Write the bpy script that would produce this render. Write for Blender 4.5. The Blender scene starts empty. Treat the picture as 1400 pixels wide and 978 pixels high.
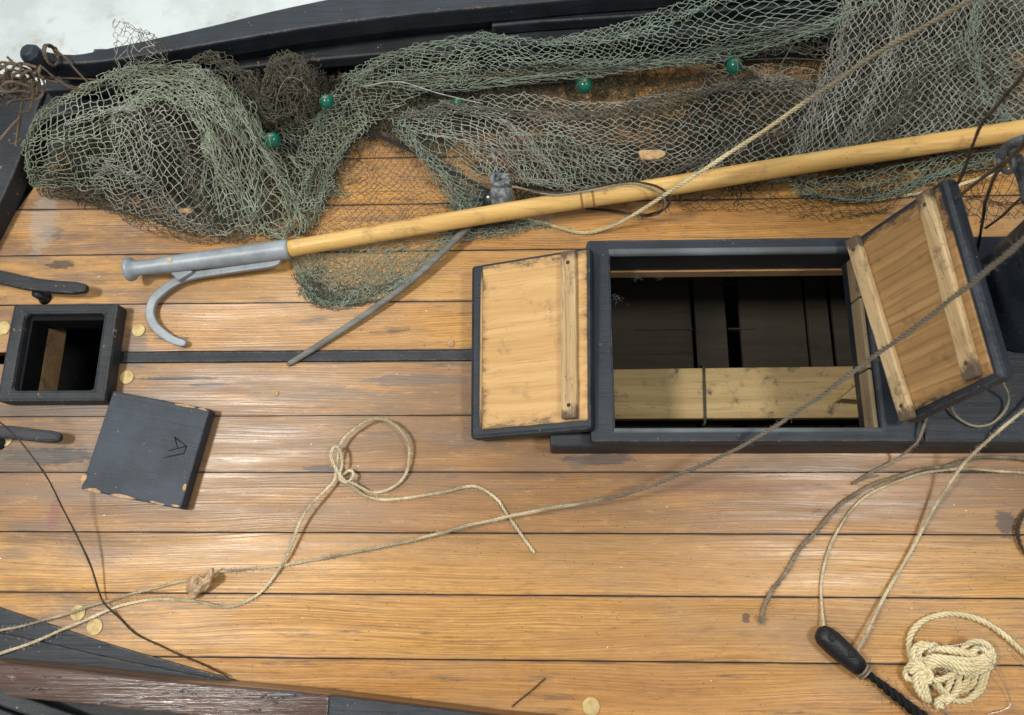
import bpy, math, random
import numpy as np
from mathutils import Matrix, Vector
random.seed(7); RNG = np.random.default_rng(11)
S = bpy.context.scene
COL = S.collection

# ---------------------------------------------------------------- camera
R = np.array([[0.9991171685942293, 0.0062582202930955115, 0.04154176331131834],
              [0.004625403487911391, 0.9664432021340085, -0.25683874842308807],
              [-0.04175510822431818, 0.25680415052667543, 0.9655610489292991]])
F = 1057.0
CAM = R @ np.array([0, 0, 1.057])
cd = bpy.data.cameras.new('camera'); cam = bpy.data.objects.new('camera', cd); COL.objects.link(cam)
m = Matrix.Identity(4)
for i in range(3):
    for j in range(3): m[i][j] = R[i][j]
    m[i][3] = CAM[i]
cam.matrix_world = m
cd.sensor_width = 36; cd.lens = 36 * F / 1400; cd.clip_start = .02; cd.clip_end = 100
cd.dof.use_dof = True; cd.dof.focus_distance = 1.05; cd.dof.aperture_fstop = 4.5
S.camera = cam
S.view_settings.view_transform = 'Standard'; S.view_settings.look = 'None'
S.view_settings.exposure = -0.22; S.view_settings.gamma = 1
S.render.engine = 'CYCLES'

# ---------------------------------------------------------------- light
w = bpy.data.worlds.new('World'); S.world = w; w.use_nodes = True
bg = w.node_tree.nodes['Background']; bg.inputs[0].default_value = (.80, .90, 1.0, 1); bg.inputs[1].default_value = .50

def area(name, loc, target, sx, sy, power, col):
    l = bpy.data.lights.new(name, 'AREA'); l.shape = 'RECTANGLE'; l.size = sx; l.size_y = sy
    l.energy = power; l.color = col
    o = bpy.data.objects.new(name, l); COL.objects.link(o); o.location = loc
    d = Vector(target) - Vector(loc); o.rotation_euler = d.to_track_quat('-Z', 'Y').to_euler()
    return o
area('window_light', (-.5, 2.7, 2.1), (0, 0, 0), 2.6, 1.3, 54, (.88, .95, 1))
area('ceiling_lamp', (-1.37, -.17, 2.5), (-.2, 0, 0), .42, .34, 72, (1, .95, .86))
area('ceiling_lamp', (1.31, -.22, 2.5), (.2, 0, 0), .36, .38, 38, (1, .95, .86))

# ---------------------------------------------------------------- helpers
def P(px, py, z=0.0):
    """photo position at a given height above the deck -> metres"""
    d = R @ np.array([px - 700, 489 - py, -F]); t = (z - CAM[2]) / d[2]
    return CAM + t * d

def PL(pts, dz=0.0):
    return [P(a, b, c + dz) for a, b, c in pts]

def crom(pts, step=None, n=None):
    pts = np.array(pts, float)
    q = np.vstack([2 * pts[0] - pts[1], pts, 2 * pts[-1] - pts[-2]])
    out = []
    for i in range(1, len(q) - 2):
        p0, p1, p2, p3 = q[i - 1], q[i], q[i + 1], q[i + 2]
        k = n or max(2, int(np.linalg.norm(p2 - p1) / step))
        for t in np.linspace(0, 1, k, endpoint=False):
            out.append(.5 * (2 * p1 + (p2 - p0) * t + (2 * p0 - 5 * p1 + 4 * p2 - p3) * t * t + (3 * p1 - p0 - 3 * p2 + p3) * t ** 3))
    out.append(q[-2])
    return np.array(out)

def resample(pts, step):
    d = np.r_[0, np.cumsum(np.linalg.norm(np.diff(pts, axis=0), axis=1))]
    n = max(2, int(d[-1] / step) + 1); s = np.linspace(0, d[-1], n)
    return np.stack([np.interp(s, d, pts[:, k]) for k in range(3)], 1)

OFF = {}
class MB:
    def __init__(s): s.v = []; s.f = []; s.n = 0; s.mi = []
    def add(s, v, f, mi=0):
        v = np.asarray(v, float).reshape(-1, 3)
        s.v.append(v); 
        for q in f: s.f.append([i + s.n for i in q]); s.mi.append(mi)
        s.n += len(v)
    def box(s, c, h, rot=None, mi=0):
        v = np.array([[x, y, z] for x in (-1, 1) for y in (-1, 1) for z in (-1, 1)], float) * np.array(h)
        if rot is not None: v = v @ np.array(rot).T
        s.add(v + np.array(c), [(0, 1, 3, 2), (4, 6, 7, 5), (0, 4, 5, 1), (2, 3, 7, 6), (0, 2, 6, 4), (1, 5, 7, 3)], mi)
    def prism(s, poly, z0, z1, mi=0):
        n = len(poly); v = [(p[0], p[1], z1) for p in poly] + [(p[0], p[1], z0) for p in poly]
        a = sum(poly[i][0] * poly[(i + 1) % n][1] - poly[(i + 1) % n][0] * poly[i][1] for i in range(n))
        top = list(range(n)); bot = list(range(n, 2 * n))[::-1]
        f = [top, bot] + [(i, i + n, (i + 1) % n + n, (i + 1) % n) for i in range(n)]
        if a < 0: f = [q[::-1] for q in f]
        s.add(v, f, mi)
    def strip(s, A, B, th, mi=0):
        """ribbon between polylines A and B (world points) with thickness th downwards"""
        A = np.array(A); B = np.array(B); n = len(A); dn = np.array([0, 0, -th])
        v = np.vstack([A, B, A + dn, B + dn]); f = []
        for i in range(n - 1):
            f += [(i, i + n, i + n + 1, i + 1), (i + 2 * n, i + 1 + 2 * n, i + 1 + 3 * n, i + 3 * n),
                  (i, i + 1, i + 1 + 2 * n, i + 2 * n), (i + n, i + 3 * n, i + 3 * n + 1, i + n + 1)]
        f += [(0, 2 * n, 3 * n, n), (n - 1, 2 * n - 1, 4 * n - 1, 3 * n - 1)]
        s.add(v, f, mi)
    def tube(s, pts, r, sides=8, cap=True, mi=0, sq=1.0):
        pts = np.asarray(pts, float); n = len(pts)
        r = np.full(n, r) if np.isscalar(r) else np.asarray(r)
        T = np.gradient(pts, axis=0); T /= np.linalg.norm(T, axis=1)[:, None] + 1e-12
        N = frames(T); B = np.cross(T, N)
        a = np.arange(sides) * 2 * math.pi / sides
        ring = (np.cos(a)[None, :, None] * N[:, None, :] + sq * np.sin(a)[None, :, None] * B[:, None, :]) * r[:, None, None]
        v = (pts[:, None, :] + ring).reshape(-1, 3); f = []
        for i in range(n - 1):
            for k in range(sides):
                k2 = (k + 1) % sides
                f.append((i * sides + k, i * sides + k2, (i + 1) * sides + k2, (i + 1) * sides + k))
        if cap: f.append(list(range(sides))[::-1]); f.append([(n - 1) * sides + k for k in range(sides)])
        s.add(v, f, mi)
    def lathe(s, prof, base, axis, sides=24, mi=0):
        """prof: list of (distance along axis, radius)"""
        axis = np.array(axis, float); axis /= np.linalg.norm(axis)
        pts = np.array([np.array(base) + axis * d for d, _ in prof])
        x = np.cross(axis, [0, .3, 1.]); x /= np.linalg.norm(x); y = np.cross(axis, x)
        a = np.arange(sides) * 2 * math.pi / sides
        v = []
        for p, (_, r) in zip(pts, prof):
            for q in a: v.append(p + r * (math.cos(q) * x + math.sin(q) * y))
        f = []
        for i in range(len(prof) - 1):
            for k in range(sides):
                k2 = (k + 1) % sides
                f.append((i * sides + k, i * sides + k2, (i + 1) * sides + k2, (i + 1) * sides + k))
        f.append(list(range(sides))[::-1]); f.append([(len(prof) - 1) * sides + k for k in range(sides)])
        s.add(v, f, mi)
    def threads(s, polys, r, sides=4, mi=0):
        """polys: array (N,K,3) of thin threads, r scalar or (N,)"""
        p = np.asarray(polys, float); N_, K, _ = p.shape
        T = np.gradient(p, axis=1); T /= np.linalg.norm(T, axis=2)[..., None] + 1e-12
        up = np.array([.13, .21, 1.]); A = np.cross(T, up); A /= np.linalg.norm(A, axis=2)[..., None] + 1e-12
        B = np.cross(T, A); a = np.arange(sides) * 2 * math.pi / sides
        rr = np.broadcast_to(np.asarray(r, float).reshape(-1, 1, 1, 1), (N_, 1, 1, 1))
        v = p[:, :, None, :] + rr * (np.cos(a)[None, None, :, None] * A[:, :, None, :] + np.sin(a)[None, None, :, None] * B[:, :, None, :])
        base = (np.arange(N_)[:, None, None] * K + np.arange(K - 1)[None, :, None]) * sides
        k = np.arange(sides)[None, None, :]; k2 = (k + 1) % sides
        q = np.stack([base + k, base + k2, base + sides + k2, base + sides + k], -1).reshape(-1, 4) + s.n
        s.v.append(v.reshape(-1, 3)); s.f.extend(q.tolist()); s.mi.extend([mi] * len(q)); s.n += N_ * K * sides
    def build(s, name, mats, parent=None, smooth=False, bevel=0, origin=None, M=None):
        me = bpy.data.meshes.new(name); V = np.vstack(s.v)
        off = np.zeros(3)
        if parent is not None and M is None: off = OFF.get(parent.name, np.zeros(3))
        elif origin is not None: off = np.array(origin)
        V = V - off
        me.vertices.add(len(V)); me.vertices.foreach_set('co', V.astype(np.float32).ravel())
        L = np.array([len(f) for f in s.f], np.int32); flat = np.fromiter((i for f in s.f for i in f), np.int32, int(L.sum()))
        me.loops.add(len(flat)); me.loops.foreach_set('vertex_index', flat)
        st = np.r_[0, np.cumsum(L)[:-1]].astype(np.int32)
        me.polygons.add(len(L)); me.polygons.foreach_set('loop_start', st); me.polygons.foreach_set('loop_total', L)
        if not isinstance(mats, (list, tuple)): mats = [mats]
        for mm in mats: me.materials.append(mm)
        me.polygons.foreach_set('material_index', np.array(s.mi, np.int32))
        me.polygons.foreach_set('use_smooth', np.full(len(L), bool(smooth)))
        me.update(calc_edges=True); me.validate()
        o = bpy.data.objects.new(name, me); COL.objects.link(o); OFF[o.name] = off
        if parent is not None: o.parent = parent
        elif origin is not None: o.location = origin
        if bevel:
            b = o.modifiers.new('bevel', 'BEVEL'); b.width = bevel; b.segments = 2; b.limit_method = 'ANGLE'; b.angle_limit = .6
            b.harden_normals = False
        return o

def frames(T):
    n = len(T); N = np.zeros((n, 3))
    u = np.cross(T[0], [.1, .2, 1.]);
    if np.linalg.norm(u) < 1e-3: u = np.cross(T[0], [1., 0, 0])
    N[0] = u / np.linalg.norm(u)
    for i in range(1, n):
        u = N[i - 1] - T[i] * np.dot(N[i - 1], T[i]); N[i] = u / (np.linalg.norm(u) + 1e-12)
    return N

def tag(o, label=None, cat=None, group=None, kind=None):
    if label: o['label'] = label
    if cat: o['category'] = cat
    if group: o['group'] = group
    if kind: o['kind'] = kind
    return o

def thing(name, loc, label, cat, group=None, rot=None):
    o = bpy.data.objects.new(name, None); COL.objects.link(o); o.empty_display_size = .02
    if rot is None: o.location = loc
    else:
        mm = Matrix.Identity(4)
        for i in range(3):
            for j in range(3): mm[i][j] = rot[i][j]
            mm[i][3] = loc[i]
        o.matrix_world = mm
    if rot is None: o.matrix_world = Matrix.Translation(Vector(loc))
    OFF[o.name] = np.array(loc, float)
    return tag(o, label, cat, group)

def rope(mb, pts, r, pitch=None, strands=3, fuzz=0, mi=0, wob=0.0, step=None, taper=None):
    """laid rope of real twisted strands along world points"""
    pitch = pitch or r * 7; step = step or pitch / 7
    c = resample(crom(pts, step=.004), step); n = len(c)
    if wob:
        s = np.arange(n) * step
        for k in range(3):
            f = RNG.uniform(20, 90); c[:, 0] += wob * .5 * np.sin(s * f + RNG.uniform(0, 6)); c[:, 1] += wob * .5 * np.sin(s * f * 1.3 + RNG.uniform(0, 6))
    T = np.gradient(c, axis=0); T /= np.linalg.norm(T, axis=1)[:, None] + 1e-12
    N = frames(T); B = np.cross(T, N); s = np.arange(n) * step
    rv = np.full(n, r) * (1 + .07 * np.sin(s * 160 + 1) + .06 * np.sin(s * 61))
    if taper is not None: rv = rv * np.interp(np.linspace(0, 1, n), np.linspace(0, 1, len(taper)), taper)
    for k in range(strands):
        a = 2 * math.pi * (s / pitch + k / strands)
        off = (np.cos(a)[:, None] * N + np.sin(a)[:, None] * B) * rv[:, None] * .58
        mb.tube(c + off, rv * .46, 6, True, mi)
    if fuzz:
        L = n * step; m_ = int(L * fuzz)
        if m_ > 0:
            i = RNG.integers(0, n, m_); p0 = c[i]
            a = RNG.uniform(0, 6.28, m_)[:, None]
            d = N[i] * np.cos(a) + B[i] * np.sin(a) + T[i] * RNG.uniform(-1.2, 1.2, (m_, 1))
            ln = RNG.uniform(.5, 2.2, (m_, 1)) * r
            p1 = p0 + d * (r * .6); p2 = p1 + (d + RNG.normal(0, .5, (m_, 3))) * ln * .5; p3 = p2 + (d * .4 + RNG.normal(0, .8, (m_, 3))) * ln * .5
            th = np.stack([p0 + d * r * .3, p1, p2, p3], 1); th[:, :, 2] = np.maximum(th[:, :, 2], p0[:, None, 2] - r)
            mb.threads(th, .00016, 3, mi)
    return c

# ---------------------------------------------------------------- materials
def mat(name): 
    mm = bpy.data.materials.new(name); mm.use_nodes = True
    return mm, mm.node_tree, mm.node_tree.nodes['Principled BSDF']

class NT:
    def __init__(s, nt): s.nt = nt; s.tc = nt.nodes.new('ShaderNodeTexCoord')
    def new(s, t): return s.nt.nodes.new(t)
    def link(s, a, b): s.nt.links.new(a, b)
    def _set(s, inp, v):
        if hasattr(v, 'links') or hasattr(v, 'is_linked'): s.link(v, inp)
        elif isinstance(v, (tuple, list)) and len(v) == 3 and inp.type == 'RGBA': inp.default_value = (*v, 1)
        else: inp.default_value = v
    def coord(s, scale=(1, 1, 1), loc=(0, 0, 0), rot=(0, 0, 0), src=None):
        mp = s.new('ShaderNodeMapping'); s.link(src if src is not None else s.tc.outputs['Object'], mp.inputs[0])
        mp.inputs['Scale'].default_value = scale; mp.inputs['Location'].default_value = loc; mp.inputs['Rotation'].default_value = rot
        return mp.outputs[0]
    def noise(s, co, scale=1, detail=3, rough=.5, dist=0, col=False):
        n = s.new('ShaderNodeTexNoise'); s.link(co, n.inputs['Vector']); n.inputs['Scale'].default_value = scale
        n.inputs['Detail'].default_value = detail; n.inputs['Roughness'].default_value = rough; n.inputs['Distortion'].default_value = dist
        return n.outputs['Color' if col else 'Fac']
    def vor(s, co, scale=1, feat='F1', out='Distance', rnd=1):
        n = s.new('ShaderNodeTexVoronoi'); n.feature = feat; s.link(co, n.inputs['Vector']); n.inputs['Scale'].default_value = scale
        n.inputs['Randomness'].default_value = rnd
        return n.outputs[out]
    def ramp(s, fac, lo, hi, a=0.0, b=1.0):
        n = s.new('ShaderNodeMapRange'); n.interpolation_type = 'SMOOTHSTEP'
        s.link(fac, n.inputs[0]); n.inputs[1].default_value = lo; n.inputs[2].default_value = hi
        n.inputs[3].default_value = a; n.inputs[4].default_value = b
        return n.outputs[0]
    def math(s, op, a, b=0.0, c=None, clamp=False):
        n = s.new('ShaderNodeMath'); n.operation = op; n.use_clamp = clamp
        s._set(n.inputs[0], a); s._set(n.inputs[1], b)
        if c is not None: s._set(n.inputs[2], c)
        return n.outputs[0]
    def mix(s, fac, a, b, mode='MIX'):
        n = s.new('ShaderNodeMix'); n.data_type = 'RGBA'; n.blend_type = mode
        s._set(n.inputs[0], fac); s._set(n.inputs[6], a); s._set(n.inputs[7], b)
        return n.outputs[2]
    def bump(s, h, strength=.3, dist=.001, normal=None):
        n = s.new('ShaderNodeBump'); s.link(h, n.inputs['Height']); n.inputs['Strength'].default_value = strength
        n.inputs['Distance'].default_value = dist
        if normal is not None: s.link(normal, n.inputs['Normal'])
        return n.outputs[0]
    def sep(s, co):
        n = s.new('ShaderNodeSeparateXYZ'); s.link(co, n.inputs[0]); return n.outputs
    def edge(s, r=.003):
        bv = s.new('ShaderNodeBevel'); bv.samples = 4; bv.inputs['Radius'].default_value = r
        ge = s.new('ShaderNodeNewGeometry'); d = s.new('ShaderNodeVectorMath'); d.operation = 'DOT_PRODUCT'
        s.link(bv.outputs[0], d.inputs[0]); s.link(ge.outputs['Normal'], d.inputs[1])
        return s.math('SUBTRACT', 1.0, d.outputs['Value'])
    def rnd(s): return s.new('ShaderNodeObjectInfo').outputs['Random']
    def comb(s, x, y, z):
        n = s.new('ShaderNodeCombineXYZ'); s._set(n.inputs[0], x); s._set(n.inputs[1], y); s._set(n.inputs[2], z); return n.outputs[0]

BK, GY, LG = (.035, .035, .04), (.12, .095, .08), (.34, .31, .27)
STAINS = [(70, 624, 75, 13, BK, .85), (20, 630, 60, 20, GY, .6), (185, 478, 20, 34, GY, .7), (235, 463, 30, 5, BK, .6), (84, 362, 24, 7, BK, .75), (70, 320, 20, 14, GY, .6), (60, 300, 22, 60, LG, .45),
          (55, 560, 120, 10, GY, .8), (820, 628, 50, 8, BK, .7), (790, 632, 14, 14, GY, .5), (245, 517, 60, 3.5, BK, .8), (285, 526, 34, 3.5, BK, .7), (570, 520, 80, 9, GY, .65), (430, 540, 110, 10, GY, .45),
          (440, 641, 26, 5, BK, .75), (640, 600, 60, 16, GY, .35), (330, 590, 90, 12, GY, .35), (130, 640, 60, 10, GY, .5), (74, 705, 9, 26, (.22, .075, .06), .5), (1375, 715, 14, 20, BK, .7), (990, 668, 160, 7, (.20, .10, .06), .6), (1130, 640, 120, 12, GY, .3),
          (1020, 845, 5, 8, BK, .7), (1130, 876, 60, 40, (.30, .17, .08), .35), (100, 845, 60, 12, GY, .3), (1250, 320, 8, 6, BK, .5), (520, 300, 60, 6, GY, .4), (900, 300, 120, 6, (.36, .18, .09), .4)]
def deck_wood():
    mm, nt, b = mat('deck_wood'); g = NT(nt)
    r = g.rnd(); x, y, z = g.sep(g.tc.outputs['Object'])
    # wandering grain: y displaced by slow noise along the plank
    slow = g.noise(g.coord((2.2, 9, 1)), 1, 2, .5)
    yy = g.math('ADD', y, g.math('MULTIPLY', slow, .035))
    co = g.comb(g.math('MULTIPLY_ADD', r, 37.0, x), yy, g.math('MULTIPLY', r, 9.0))
    fine = g.noise(g.coord((9, 800, 1), src=co), 1, 4, .65)
    mid = g.noise(g.coord((3.0, 150, 1), src=co), 1, 3, .55)
    wv = g.new('ShaderNodeTexWave'); wv.wave_type = 'BANDS'; wv.bands_direction = 'Y'; wv.wave_profile = 'SAW'
    g.link(g.coord((1.0, 88, 1), src=co), wv.inputs['Vector']); wv.inputs['Scale'].default_value = 1.0
    wv.inputs['Distortion'].default_value = 2.6; wv.inputs['Detail'].default_value = 3; wv.inputs['Detail Scale'].default_value = 1.1
    ring = wv.outputs['Fac']
    amt = g.ramp(g.noise(g.coord((2.0, 14, 1), src=co), 1, 2), .35, .65, .15, 1.0)
    base = g.mix(g.ramp(mid, .3, .7), (.64, .335, .082), (.46, .215, .045))
    base = g.mix(g.math('MULTIPLY', g.ramp(ring, .45, 1.0), g.math('MULTIPLY', amt, .72)), base, (.25, .115, .034))
    base = g.mix(g.ramp(fine, .48, .68, 0, .9), base, (.17, .078, .028))
    pores = g.noise(g.coord((40, 1500, 1), src=co), 1, 2, .6)
    base = g.mix(g.ramp(pores, .58, .68, 0, .8), base, (.11, .052, .025))
    regional = g.noise(g.coord((1.6, 5, 1), loc=(6, 3, 1)), 1, 2, .5)
    base = g.mix(g.ramp(regional, .45, .65, 0, .5), base, (.36, .18, .080))
    base = g.mix(g.ramp(fine, .46, .22, 0, .4), base, (.68, .40, .17))
    # whole-plank tint
    base = g.mix(g.math('MULTIPLY', g.ramp(r, 0, 1), .42), base, (.38, .19, .070))
    r2 = g.math('FRACT', g.math('MULTIPLY', r, 7.31)); base = g.mix(g.math('MULTIPLY', g.ramp(r2, .3, 1), .30), base, (.62, .38, .135))
    # big uneven fading
    big = g.noise(g.coord((3.2, 7.5, 1)), 1, 4, .6)
    base = g.mix(g.ramp(big, .46, .70, 0, .6), base, (.36, .225, .115))
    # walked-on weathered band between the hatches and along the middle line
    zone = g.math('MULTIPLY', g.ramp(y, -.32, -.17), g.ramp(y, .05, -.02))
    zn = g.math('MULTIPLY', zone, g.ramp(g.noise(g.coord((3.5, 30, 1), loc=(3, 1, 0)), 1, 4, .65), (.30), .60, .3, .95))
    base = g.mix(zn, base, (.215, .122, .062))
    zl = g.math('MULTIPLY', g.ramp(x, -.30, -.60), g.ramp(g.noise(g.coord((6, 26, 1), loc=(7, 3, 0)), 1, 5, .7), .40, .62, 0, .8))
    base = g.mix(zl, base, (.17, .11, .075))
    # grey grime patches in streaks
    gr = g.noise(g.coord((8, 60, 1), loc=(1, 5, 2)), 1, 6, .72)
    gm = g.noise(g.coord((3, 5, 1), loc=(9, 2, 2)), 1, 2, .5)
    base = g.mix(g.math('MULTIPLY', g.ramp(gr, .54, .70), g.ramp(gm, .40, .6, .15, .9)), base, (.11, .08, .058))
    # short dark scratches, nail specks
    sc = g.vor(g.coord((34, 330, 1)), 1)
    scm = g.noise(g.coord((6, 8, 1), loc=(4, 4, 0)), 1, 2)
    base = g.mix(g.math('MULTIPLY', g.ramp(sc, .16, .05), g.ramp(scm, .5, .62, .0, .75)), base, (.07, .045, .035))
    mot = g.noise(g.coord((30, 110, 1), loc=(6, 6, 6)), 1, 6, .78)
    base = g.mix(g.ramp(mot, .50, .70, 0, .55), base, (.22, .115, .048))
    base = g.mix(g.ramp(mot, .46, .30, 0, .3), base, (.70, .45, .19))
    sp = g.vor(g.coord((120, 150, 1)), 1); spc = g.noise(g.coord((40, 40, 1)), 1, 2)
    base = g.mix(g.math('MULTIPLY', g.ramp(sp, .13, .06), g.ramp(spc, .46, .54)), base, (.05, .03, .022))
    sp2 = g.vor(g.coord((70, 80, 1), loc=(5, 2, 0)), 1); spc2 = g.noise(g.coord((31, 31, 1), loc=(2, 8, 0)), 1, 2)
    base = g.mix(g.math('MULTIPLY', g.ramp(sp2, .09, .04), g.ramp(spc2, .56, .62)), base, (.75, .62, .45))
    # stains with a shape of their own: paint scuffs by the cleats and hatches, dirt ground into the middle planks
    edge_n = g.noise(g.coord((50, 170, 1), loc=(3, 3, 3)), 1, 6, .72)
    for (px, py, rx, ry, colr, st_) in STAINS:
        c_ = P(px, py, 0); k = 1.02 / F
        ex = g.math('MULTIPLY', g.math('SUBTRACT', x, float(c_[0])), 1 / (rx * k)); ey = g.math('MULTIPLY', g.math('SUBTRACT', y, float(c_[1])), 1 / (ry * k))
        rr_ = g.math('SQRT', g.math('ADD', g.math('MULTIPLY', ex, ex), g.math('MULTIPLY', ey, ey)))
        rr_ = g.math('ADD', rr_, g.math('MULTIPLY_ADD', edge_n, 2.4, -1.2))
        base = g.mix(g.ramp(rr_, 1.05, .75, 0, st_), base, colr)
    # pitch and grime rubbed in along the plank joints
    def attr(nm):
        a_ = g.new('ShaderNodeAttribute'); a_.attribute_type = 'OBJECT'; a_.attribute_name = nm; return a_.outputs['Fac']
    ed = g.math('MINIMUM', g.math('SUBTRACT', y, attr('joint_near')), g.math('SUBTRACT', attr('joint_far'), y))
    jn = g.noise(g.coord((16, 160, 1), loc=(2, 7, 1)), 1, 5, .7)
    ew = g.math('ADD', ed, g.math('MULTIPLY', jn, -.0085))
    base = g.mix(g.ramp(ew, -.0012, -.0042, 0, .8), base, (.085, .055, .038))
    base = g.mix(g.ramp(ed, .0012, .0002, 0, .75), base, (.06, .038, .026))
    nt.links.new(base, b.inputs['Base Color'])
    rr = g.ramp(g.noise(g.coord((5, 60, 1), loc=(3, 0, 0)), 1, 4, .6), .3, .7, .27, .46)
    nt.links.new(rr, b.inputs['Roughness']); b.inputs['Specular IOR Level'].default_value = .42
    lines = g.noise(g.coord((2.2, 330, 1), src=co), 1, 2, .5)
    h = g.math('ADD', g.math('MULTIPLY', ring, g.math('MULTIPLY', amt, .9)), g.math('MULTIPLY', lines, .8))
    h = g.math('ADD', h, g.math('MULTIPLY', g.noise(g.coord((60, 700, 1)), 1, 3), .18))
    nt.links.new(g.bump(h, .70, .0008), b.inputs['Normal'])
    return mm

def wood(name, c0, c1, cd_, ax='Y', dens=(6, 300, 300), rough=.6, grime=.5, gcol=(.06, .05, .045), ring=0, bumps=.4, rim=0, ends=0):
    """plain grained wood; ax = direction the grain runs"""
    mm, nt, b = mat(name); g = NT(nt)
    d = {'X': (dens[0], dens[1], dens[2]), 'Y': (dens[1], dens[0], dens[2]), 'Z': (dens[1], dens[2], dens[0])}[ax]
    slow = g.noise(g.coord((9, 9, 9)), 1, 2, .5, col=True)
    mx = g.new('ShaderNodeVectorMath'); mx.operation = 'MULTIPLY_ADD'
    g.link(slow, mx.inputs[0]); mx.inputs[1].default_value = (.012, .012, .012); g.link(g.tc.outputs['Object'], mx.inputs[2])
    co = mx.outputs[0]
    fine = g.noise(g.coord(d, src=co), 1, 5, .65)
    mid = g.noise(g.coord(tuple(k * .22 for k in d), src=co), 1, 3, .5)
    base = g.mix(g.ramp(mid, .3, .7), c0, c1)
    base = g.mix(g.ramp(fine, .5, .76, 0, .7), base, cd_)
    if ring:
        wv = g.new('ShaderNodeTexWave'); wv.bands_direction = 'Y' if ax == 'X' else 'X'; wv.wave_profile = 'SAW'
        g.link(g.coord((3 if ax == 'X' else ring, ring if ax == 'X' else 3, 3), src=co), wv.inputs['Vector']); wv.inputs['Scale'].default_value = 1
        wv.inputs['Distortion'].default_value = 3; wv.inputs['Detail'].default_value = 2
        base = g.mix(g.ramp(wv.outputs['Fac'], .5, 1, 0, .35), base, cd_)
    gm = g.noise(g.coord((28, 28, 28)), 1, 6, .7)
    base = g.mix(g.ramp(gm, .53, .70, 0, grime), base, gcol)
    sp = g.vor(g.coord((160, 160, 160)), 1); spc = g.noise(g.coord((60, 60, 60)), 1, 2)
    base = g.mix(g.math('MULTIPLY', g.ramp(sp, .18, .08), g.ramp(spc, .55, .62, 0, .8)), base, gcol)
    if rim or ends:
        gx, gy, gz = g.sep(g.tc.outputs['Generated'])
        dy = g.math('MINIMUM', gy, g.math('SUBTRACT', 1.0, gy)); dx = g.math('MINIMUM', gx, g.math('SUBTRACT', 1.0, gx))
        en = g.noise(g.coord((70, 22, 22) if ends else (26, 60, 30), loc=(4, 8, 1)), 1, 6, .75)
    if rim:
        dd_ = g.math('ADD', g.math('MINIMUM', dx, dy), g.math('MULTIPLY_ADD', en, -.34, .17))
        base = g.mix(g.ramp(dd_, .075, .03, 0, rim * .6), base, tuple(k * .35 for k in c1)); base = g.mix(g.ramp(dd_, .022, .008, 0, rim), base, (.02, .02, .022))
    if ends:
        dd_ = g.math('ADD', dy, g.math('MULTIPLY_ADD', en, -.32, .12))
        base = g.mix(g.ramp(dd_, .06, .0, 0, ends), base, (.045, .032, .026))
        cr = g.vor(g.coord((420, 26, 420), loc=(1, 1, 1)), 1); base = g.mix(g.ramp(cr, .22, .08, 0, .7), base, (.05, .035, .025))
    nt.links.new(base, b.inputs['Base Color']); b.inputs['Roughness'].default_value = rough
    b.inputs['Specular IOR Level'].default_value = .3
    nt.links.new(g.bump(fine, bumps, .0008), b.inputs['Normal'])
    return mm

def paint(name='black_paint', col=(.0085, .012, .018), worn=(.30, .19, .10), wear=.72, dust=.5, rough=.42, grain=0):
    mm, nt, b = mat(name); g = NT(nt)
    n1 = g.noise(g.coord((14, 14, 14)), 1, 5, .6); n2 = g.noise(g.coord((700, 700, 700)), 1, 5, .75)
    base = g.mix(g.ramp(n1, .35, .7), col, tuple(c * 1.7 + .004 for c in col))
    # dusty scuffs
    du = g.math('MULTIPLY', g.ramp(n2, .52, .75), g.ramp(g.noise(g.coord((24, 24, 24), loc=(2, 2, 2)), 1, 4, .65), .45, .7, .05, dust))
    base = g.mix(du, base, (.17, .175, .17))
    sp = g.vor(g.coord((130, 130, 130)), 1); spc = g.noise(g.coord((50, 50, 50)), 1, 2)
    base = g.mix(g.math('MULTIPLY', g.ramp(sp, .13, .07), g.ramp(spc, .54, .60, 0, .75)), base, (.28, .26, .22))
    # chips down to the wood
    ch = g.noise(g.coord((45, 45, 45), loc=(5, 5, 5)), 1, 7, .75)
    base = g.mix(g.ramp(ch, wear, wear + .02), base, worn)
    em = g.math('MULTIPLY', g.ramp(g.edge(.0045), .02, .16), g.ramp(g.noise(g.coord((90, 90, 90), loc=(1, 6, 2)), 1, 6, .75), .42, .56))
    base = g.mix(g.math('MULTIPLY', em, .75), base, (.115, .12, .115))
    e2 = g.math('MULTIPLY', g.ramp(g.edge(.0035), .03, .14), g.ramp(g.noise(g.coord((38, 38, 38), loc=(9, 1, 4)), 1, 7, .78), .585, .60))
    base = g.mix(e2, base, worn)
    nt.links.new(base, b.inputs['Base Color']); b.inputs['Specular IOR Level'].default_value = .38
    nt.links.new(g.ramp(n2, .3, .7, rough - .08, rough + .16), b.inputs['Roughness'])
    h = g.math('ADD', g.math('MULTIPLY', n2, .5), g.math('MULTIPLY', n1, .6))
    h = g.math('ADD', h, g.math('MULTIPLY', g.noise(g.coord((7, 120, 120)), 1, 4, .6), 1.4))
    nt.links.new(g.bump(h, .6, .0014), b.inputs['Normal'])
    return mm

def simple(name, col, rough=.7, var=.3, scale=60, metal=0, col2=None, bump=.3, spec=.4):
    mm, nt, b = mat(name); g = NT(nt)
    n = g.noise(g.coord((scale,) * 3), 1, 5, .65)
    c2 = col2 or tuple(c * (1 - var) for c in col)
    nt.links.new(g.mix(g.ramp(n, .35, .68), col, c2), b.inputs['Base Color'])
    b.inputs['Roughness'].default_value = rough; b.inputs['Metallic'].default_value = metal
    b.inputs['Specular IOR Level'].default_value = spec
    if bump: nt.links.new(g.bump(g.noise(g.coord((scale * 6,) * 3), 1, 4, .7), bump, .0006), b.inputs['Normal'])
    return mm

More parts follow.
